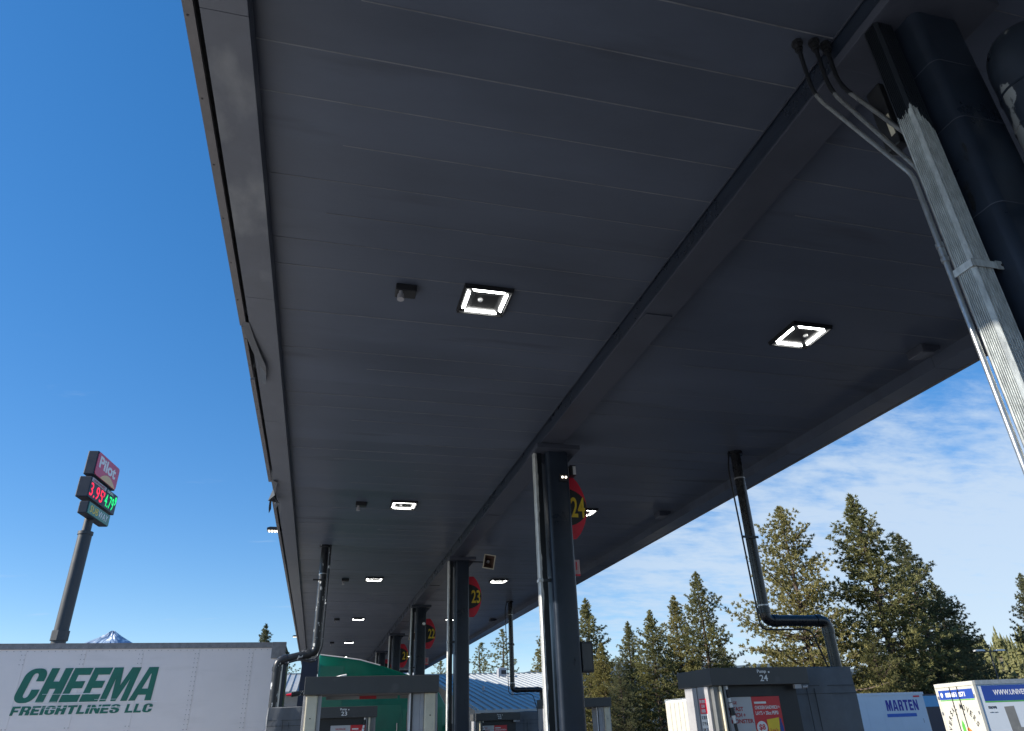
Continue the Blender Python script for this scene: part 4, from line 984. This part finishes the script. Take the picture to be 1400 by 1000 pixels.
for k in range(26):                          # printed picture of stacked cartons
    w = rr.uniform(.35, .7); h = rr.uniform(.35, .8); y0 = rr.uniform(1.0, 4.0); z0 = rr.uniform(1.3, HU-1.75)
    m.use(rr.choice((BOXG, BOXL, BOXG, DKALU))).prism([(y0, z0), (y0+w, z0-.05), (y0+w, z0+h), (y0+.02, z0+h+.05)], 'x', 2.5805, 2.582+.0002*k)
m.use(BOXG).prism([(.8, HU-.8), (1.12, HU-.78), (1.2, 1.3), (.9, 1.3)], 'x', 2.5805, 2.5818)
m.build('printed_picture', None, tu)
for yw in (1.6, 2.9):
    for x0 in (.02, 2.3): MB().tube([(x0, yw, .5), (x0+.28, yw, .5)], .5, 24).build('wheel', RUBBER, tu, smooth=True)

# ------------------------------------------------------------------ store beside the far end of the canopy
st = thing('store_building', 'low store building with grey ribbed metal roof right of the canopy', 'building', (12.5, 48, -1.6))
o = st.location
RX0, RX1, RYE, RYR, SL = 7.4, 16.7, 36.5, 55.4, .145
ZR = 5.02
def zr(y): return ZR-SL*(RYR-y)
ce = Vector((12.2, 35.0, 0))
def roofmesh(x0, x1, ye, yr, z0, sl, back, slant=0):
    m = MB(o); e = lambda y: z0-sl*(yr-y)
    m.add([(x0, ye, e(ye)), (x1-slant, ye, e(ye)), (x1, yr, z0), (x0, yr, z0), (x0, back, z0-2), (x1, back, z0-2)], [(0, 1, 2, 3), (3, 2, 5, 4)])
    m.add([(x0, ye, e(ye)-.12), (x1-slant, ye, e(ye)-.12), (x1-slant, ye, e(ye)-.002), (x0, ye, e(ye)-.002)], [(0, 1, 2, 3)])
    x = x0+.15
    while x < x1-.1:
        w = .035; h = .06; ya = ye+.0
        if slant and x > x1-slant: ya = ye+(yr-ye)*(x-(x1-slant))/slant
        vs = []
        for yy in (ya, yr): vs += [(x-w, yy, e(yy)+.001), (x+w, yy, e(yy)+.001), (x+w*.6, yy, e(yy)+h), (x-w*.6, yy, e(yy)+h)]
        m.add(vs, [(0, 1, 2, 3), (0, 4, 5, 1), (1, 5, 6, 2), (2, 6, 7, 3), (3, 7, 4, 0), (7, 6, 5, 4)]); x += .42
    m.box(x0, x1, yr-.12, yr+.12, z0+.005, z0+.075)
    return m
rf = roofmesh(RX0, RX1, RYE, RYR, ZR, SL, 66, 4.1).build('roof', ROOF, st)
MB(o).box(RX0+.4, RX1-4.4, RYE+.6, 63, -1.6, zr(RYE+.6)-.03).build('wall', WALLB, st)
MB(o).prism([(RYE+.6, zr(RYE+.6)-.03), (RYR, ZR-.05), (RYR, -1.6), (RYE+.6, -1.6)], 'x', RX0+.41, RX0+.6).build('gable_wall', WALLB, st)
vx, vy = 12.75, 53.2; vz = zr(vy)
m = MB(o); m.prism([(vx-.3, vz-.1), (vx+.3, vz-.1), (vx+.3, vz+.5), (vx+.2, vz+.58), (vx-.2, vz+.58), (vx-.3, vz+.5)], 'y', vy-.3, vy+.3); vt = m.build('roof_vent', LGREY, rf, bevel=.02)
MB(o).box(vx-.1, vx+.26, vy-.306, vy-.3005, vz+.15, vz+.42).build('opening', BLK, vt)
for px_, py_ in ((661, 941), (701, 947)):
    r_ = ray(px_, py_+4); tt = (ZR-SL*RYR-CZ)/(r_.z-SL*r_.y); p = r_*tt
    MB(o).tube([(p.x, p.y, p.z+CZ-.05), (p.x, p.y, p.z+CZ+.28)], .07, 8).build('vent_pipe', LGREY, rf)
s2 = thing('store_building', 'second low building with ribbed metal roof seen between the trailer and the canopy', 'building', (-8, 62, -1.6))
o = s2.location
roofmesh(-22, 7.6, 50.5, 60, 5.52, .17, 70).build('roof', ROOF, s2)
MB(o).box(-21.5, 7.2, 51, 69, -1.6, 3.8).build('wall', WALLB, s2)
m = MB(o)
for k in range(6): m.box(-19+k*4, -17.4+k*4, 50.95, 50.995, -.4, 1.9)
m.build('windows', GLASS, s2)

# ------------------------------------------------------------------ tall price sign
sg = thing('pylon_sign', 'tall roadside price sign of three stacked boxes on a grey pole', 'sign', (-19.0, 62.0, -1.6), 0)
o = sg.location
m = MB(o); m.tube([(-19.0, 62.2, -1.6), (-19.0, 62.2, 16.3)], .5, 24); m.tube([(-19.0, 62.2, 8.2), (-19.0, 62.2, 8.9)], .62, 8); m.tube([(-19.0, 62.2, 16.3), (-19.0, 62.2, 17.6)], .33, 20); m.tube([(-19.0, 62.2, 16.1), (-19.0, 62.2, 16.35)], .56, 20); m.build('pole', POLE, sg, smooth=True)
phi = radians(6.3); du = Vector((sin(phi), cos(phi), 0)); nn = Vector((cos(phi), -sin(phi), 0))
def sbox(x0, ztop, h, L, w, bodymat):
    oo = Vector((x0, 60, ztop-h))-o
    def P(a, b, c): return oo+du*a-nn*b+Z_*c
    m = MB(); m.add([P(a, b, c) for c in (0, h) for b in (0, w) for a in (0, L)], [(0, 1, 3, 2), (4, 6, 7, 5), (0, 4, 5, 1), (2, 3, 7, 6), (0, 2, 6, 4), (1, 5, 7, 3)])
    return m.build('sign_box', bodymat, sg, bevel=.07), oo
def face(parent, oo, a0, a1, c0, c1, mat, nm='face', d=.03, r=0):
    m = MB(); pts = rrect(a0, a1, c0, c1, r, 4) if r else [(a0, c0), (a1, c0), (a1, c1), (a0, c1)]
    n = len(pts); m.add([oo+du*a+nn*.002+Z_*c for a, c in pts]+[oo+du*a+nn*d+Z_*c for a, c in pts], [tuple(range(n)), tuple(range(n, 2*n))]+[(i, (i+1) % n, n+(i+1) % n, n+i) for i in range(n)])
    return m.build(nm, mat, parent)
def stext(parent, oo, s, a0, a1, c0, c1, mat, d=.033, bold=.02, shear=0, sp=1.):
    m = MB(); put_text(m, s, oo+du*a0+nn*d+Z_*c0, du, Z_, a1-a0, c1-c0, .01, bold, shear, sp); return m.build('lettering', mat, parent)
b1, oo = sbox(-18.82, 22.43, 1.97, 4.63, .8, SIGNB)
face(b1, oo, .05, 4.58, .05, 1.92, SRED, 'red_face', .05, .25)
stext(b1, oo, 'Pilot', .45, 3.95, .75, 1.72, WHT, .052, .035)
m = MB(); arc = [(1.15, .06)]+[(1.15+3.2*t, .06+.62*sin(pi*min(1, t*1.0))**.8*(1-.1*t)) for t in [k/12 for k in range(1, 12)]]+[(4.35, .06)]
n = len(arc); m.add([oo+du*a+nn*.051+Z_*c for a, c in arc]+[oo+du*a+nn*.06+Z_*c for a, c in arc], [tuple(range(n)), tuple(range(n, 2*n))]+[(i, (i+1) % n, n+(i+1) % n, n+i) for i in range(n)]); m.build('gold_swoosh', SGOLD, b1)
b2, oo = sbox(-18.84, 20.29, 1.67, 5.65, .95, SIGNB)
face(b2, oo, .08, 3.0, 1.3, 1.6, pm('banner_grey', (.45, .42, .44), .4), 'banner'); face(b2, oo, 3.15, 4.7, 1.3, 1.6, LGREEN, 'banner')
stext(b2, oo, 'UNLEADED', .3, 2.7, 1.36, 1.53, DKRED, .033, .01); stext(b2, oo, 'DIESEL', 3.3, 4.5, 1.36, 1.53, WHT, .033, .01)
stext(b2, oo, '3.95', .15, 2.7, .2, 1.22, LEDR, .004, .0, 0, 1.1); stext(b2, oo, '9', 2.75, 3.0, .75, 1.2, LEDR, .004, .03)
stext(b2, oo, '4.79', 3.2, 5.05, .2, 1.22, LEDG, .004, .0, 0, 1.1); stext(b2, oo, '9', 5.15, 5.5, .75, 1.5, LEDG, .004, .03)
b3, oo = sbox(-18.63, 18.28, .97, 4.39, .7, SIGNB)
face(b3, oo, .05, 4.34, .05, .92, STEAL, 'teal_face', .05)
stext(b3, oo, 'SUB', .35, 1.95, .22, .76, YEL, .052, .005, .1, 1.1); stext(b3, oo, 'WAY', 2.0, 3.95, .22, .76, WHT, .052, .005, .1, 1.1)

# ------------------------------------------------------------------ street lamps
def lamp(x, y, ztop, label, heads=2):
    zg = -1.62; t = thing('street_lamp', label, 'street lamp', (x, y, zg), 0, 'parking lot lamps')
    h = ztop-zg
    MB().tube([(0, 0, 0), (0, 0, h)], [.11, .07], 10).build('pole', POLE, t, smooth=True)
    m = MB(); m.tube([(-1.1 if heads > 1 else 0, 0, h-.05), (1.1, 0, h-.02)], .05, 8); m.build('arm', POLE, t)
    for s in ((-1, 1) if heads > 1 else (1,)):
        MB().box(min(s*.8, s*1.9), max(s*.8, s*1.9), -.25, .25, h-.02, h+.14).build('lamp_head', WHT, t, bevel=.03)
lamp(70.0, 66, 7.15, 'dark pole parking lamp with two pale heads above the moving trailer')
lamp(31.5, 60, 2.9, 'short pale parking lamp in front of the pines, left of pump 24', 1)

# ------------------------------------------------------------------ pines
def pine(seed, H, R, base=.08, density=1., thin=False, lev=44):
    """trunk + branches + needle tufts; returns (trunk mesh, crown mesh) with the base at the origin"""
    rr = np.random.RandomState(seed); tv = []; tm = MB()
    pts = []; n = 9
    for k in range(n+1):
        t = k/n; pts.append((.012*H*math.sin(3*t+seed)*t, .012*H*math.cos(2*t+seed)*t, H*t*.985))
    tm.tube(pts, [H*.016*(1-k/n)**.8+.02 for k in range(n+1)], 8)
    cen, dirs = [], []
    for l in range(lev):
        u = (l+rr.uniform(-.3, .3))/(lev-1); u = min(max(u, 0), 1); zf = base+(1-base)*u
        prof = (1-u**2.5)**.78*(1-.3*math.exp(-((u)/.1)**2))*(.62+.38*(1-u))+.012
        nb = rr.randint(4, 7)
        a0 = rr.uniform(0, 6.28)
        for b in range(nb):
            if thin and rr.rand() < .35: continue
            az = a0+b*6.283/nb+rr.uniform(-.35, .35)
            lob = 1+.13*math.sin(2*az+3.1*zf*6+seed)+.13*math.sin(3*az-zf*17+2*seed)+.12*math.sin(zf*31+seed)
            L = R*prof*rr.uniform(.68, 1.1)*lob
            pit = rr.uniform(-.2, .28)+(.75*u**2)-.05*(1-u)
            d = np.array([math.cos(az)*math.cos(pit), math.sin(az)*math.cos(pit), math.sin(pit)])
            p0 = np.array([0, 0, H*zf])
            curl = .22*L
            if L > .35:
                mids = [p0+d*L*q+np.array([0, 0, curl*(q*q-.35*q)]) for q in (0, .35, .7, 1.)]
                tm.tube(mids, [max(.018, L*.016), max(.014, L*.011), max(.01, L*.007), .006], 3, False)
            k = max(2, int(L/.15*density))
            for q in range(k):
                s = .22+.78*((q+rr.rand())/k) if L > 1.2 else (q+rr.rand())/k
                sp = L*.30*(1.12-s*.75)
                lat = np.array([-math.sin(az), math.cos(az), 0])*rr.normal(0, sp*.8)
                c = p0+d*L*s+lat+np.array([0, 0, curl*(s*s-.35*s)+rr.normal(.02, .15)])
                cen.append(c); dirs.append(d*.7+np.array([0, 0, .45])+lat*.25)
    for q in range(14):
        cen.append(np.array([rr.normal(0, .16), rr.normal(0, .16), H*(.95+.05*rr.rand())])); dirs.append(np.array([0, 0, 1.]))
    cen = np.array(cen); dirs = np.array(dirs); K = 15; N = len(cen)
    c = np.repeat(cen, K, 0); dd = np.repeat(dirs, K, 0)+rr.normal(0, .62, (N*K, 3)); dd /= np.linalg.norm(dd, axis=1)[:, None]
    ln = rr.uniform(.2, .42, (N*K, 1))*(.8+.2*min(1.4, H/20)); wv = np.cross(dd, rr.normal(0, 1, (N*K, 3))); wv /= np.linalg.norm(wv, axis=1)[:, None]+1e-9
    wv *= rr.uniform(.024, .044, (N*K, 1))
    root = c-dd*ln*.15
    V = np.empty((N*K, 3, 3)); V[:, 0] = root+wv*.6; V[:, 1] = root-wv*.6; V[:, 2] = root+dd*ln
    # widen: two-triangle blade (kite)
    V4 = np.empty((N*K, 4, 3)); V4[:, 0] = root; V4[:, 1] = root+dd*ln*.55+wv; V4[:, 2] = root+dd*ln; V4[:, 3] = root+dd*ln*.55-wv
    me = bpy.data.meshes.new('crown'); nv = N*K*4
    me.vertices.add(nv); me.vertices.foreach_set('co', V4.ravel())
    me.loops.add(nv); me.loops.foreach_set('vertex_index', np.arange(nv, dtype=np.int32))
    me.polygons.add(N*K); me.polygons.foreach_set('loop_start', np.arange(0, nv, 4, dtype=np.int32)); me.polygons.foreach_set('loop_total', np.full(N*K, 4, dtype=np.int32))
    me.update(); me.validate()
    return tm, me
VAR = {}
def variant(key, **k):
    tm, me = pine(**k); o = tm.build('trunk', BARK); tme = o.data; bpy.data.objects.remove(o); VAR[key] = (tme, me, k['H'])
variant('a', seed=1, H=20, R=6.7, density=.95, lev=40)
variant('b', seed=2, H=20, R=4.9, density=1.15, lev=46)
variant('c', seed=3, H=20, R=5.1, density=1.05, lev=42)
variant('d', seed=4, H=20, R=4.1, density=1.15, lev=48)
variant('s', seed=5, H=20, R=4.6, density=.6, thin=True, lev=30, base=.2)
def tree(px, py, Y, var, wscale, rot, fol, label, zb=-1.6):
    x, _, zt = ony(px, py, Y); tme, cme, H = VAR[var]; s = (zt-zb)/H
    t = thing('pine_tree', label, 'tree', (x, Y, zb), radians(rot), 'pines around the lot'); t.scale = (s*wscale, s*wscale, s)
    o = bpy.data.objects.new('trunk', tme); COL.objects.link(o); o.parent = t
    o = bpy.data.objects.new('crown', cme); COL.objects.link(o); o.parent = t
    if not cme.materials: cme.materials.append(fol)
    o.material_slots[0].link = 'OBJECT'; o.material_slots[0].material = fol
    return t
T = [(1065, 697, 72, 'a', 1.0, 0, 2, 'broad golden green pine right of the drop pipe above pump 24'),
     (1163, 682, 70, 'b', 1.15, 40, 0, 'tallest pine, narrow topped, second from the broad golden pine'),
     (1228, 735, 74, 'c', 1.1, 80, 1, 'dark pine on the right flank of the tallest pine'),
     (1275, 800, 77, 'c', 1.25, 190, 1, 'lower dark pine at the right end of the big pine clump'),
     (1305, 850, 80, 'a', .9, 130, 1, 'short dark bushy pine closest to the two headed lamp'),
     (1187, 860, 66, 'a', .95, 220, 0, 'low bushy pine right behind the white trailer with blue lettering'),
     (1120, 865, 82, 'a', .9, 20, 2, 'low pine behind the grey canvas cover'),
     (1395, 788, 66, 'c', .95, 10, 1, 'dark pine cut by the right edge of the view'),
     (951, 786, 80, 'c', 1.0, 60, 0, 'tallest pine of the clump left of pump 24'),
     (921, 818, 84, 'd', 1.15, 15, 2, 'slim yellow green pine beside the tallest one left of pump 24'),
     (888, 838, 78, 'b', 1.15, 200, 0, 'full pine in the middle of the clump left of pump 24'),
     (858, 853, 86, 'd', 1.1, 90, 0, 'slim pine at the left of the clump by pump 24'),
     (846, 905, 76, 'a', .85, 300, 1, 'low dark bushy pine at the left foot of the clump'),
     (985, 880, 90, 'c', 1.1, 250, 1, 'low pine directly behind the pump 24 header'),
     (800, 822, 84, 'd', 1.25, 250, 0, 'slim pine just right of the flag 24 column'),
     (822, 882, 80, 'b', 1.2, 120, 2, 'short pine above the far satellite pump'),
     (742, 866, 88, 'd', 1.2, 330, 2, 'slim pine just left of the flag 24 column'),
     (686, 862, 76, 's', 1.3, 0, 0, 'thin open pine above the store roof, nearer the drop pipe'),
     (658, 880, 80, 's', 1.3, 110, 0, 'thin open pine above the store roof, nearer the flag 23 column'),
     (603, 905, 80, 's', 1.4, 200, 0, 'thin open pine glimpsed between the flag 22 and flag 23 columns'),
     (364, 857, 64, 'd', .95, 45, 1, 'small pine top above the corner of the lettered trailer'),
     (392, 898, 72, 's', 1.5, 145, 0, 'thin pine in the gap between trailer and canopy edge')]
for px, py, Y, v, ws, rot, f, lab in T: tree(px, py, Y, v, ws, rot, FOL[f], lab)

# forest on the far hill: one mass of small conifers
rr = np.random.RandomState(9); vs = []; fs = []
for k in range(1500):
    x = rr.uniform(165, 330); y = rr.uniform(165, 250)
    crest = np.interp(x, [150, 195, 213, 240, 300, 360], [-2, 14, 18, 20, 12, -2]); tt = (y-150)/110
    z = -2+(crest+2)*math.sin(math.pi*tt)**.8
    h = rr.uniform(2.5, 6.5)*(1.3 if rr.rand() < .1 else 1); r = h*rr.uniform(.2, .32)
    for lv in range(7):
        z0 = z+h*(.08+.13*lv); rad = r*(1-lv/7.3); b = len(vs); m_ = 7
        a0 = rr.uniform(0, 6)
        for q in range(m_):
            a = a0+6.283*q/m_; rq = rad*rr.uniform(.6, 1.25); vs.append((x+rq*math.cos(a), y+rq*math.sin(a), z0-h*.03*rr.rand()))
        vs.append((x, y, z0+h*.2))
        fs += [(b+q, b+(q+1) % m_, b+m_) for q in range(m_) if rr.rand() < .85]
mF = MB((230, 200, 0)); mF.add(vs, fs); o = mF.build('hill_forest', FOL[0]); o.location = mF.o; tag(o, 'mass of small conifers covering the far hill', 'forest', kind='stuff')
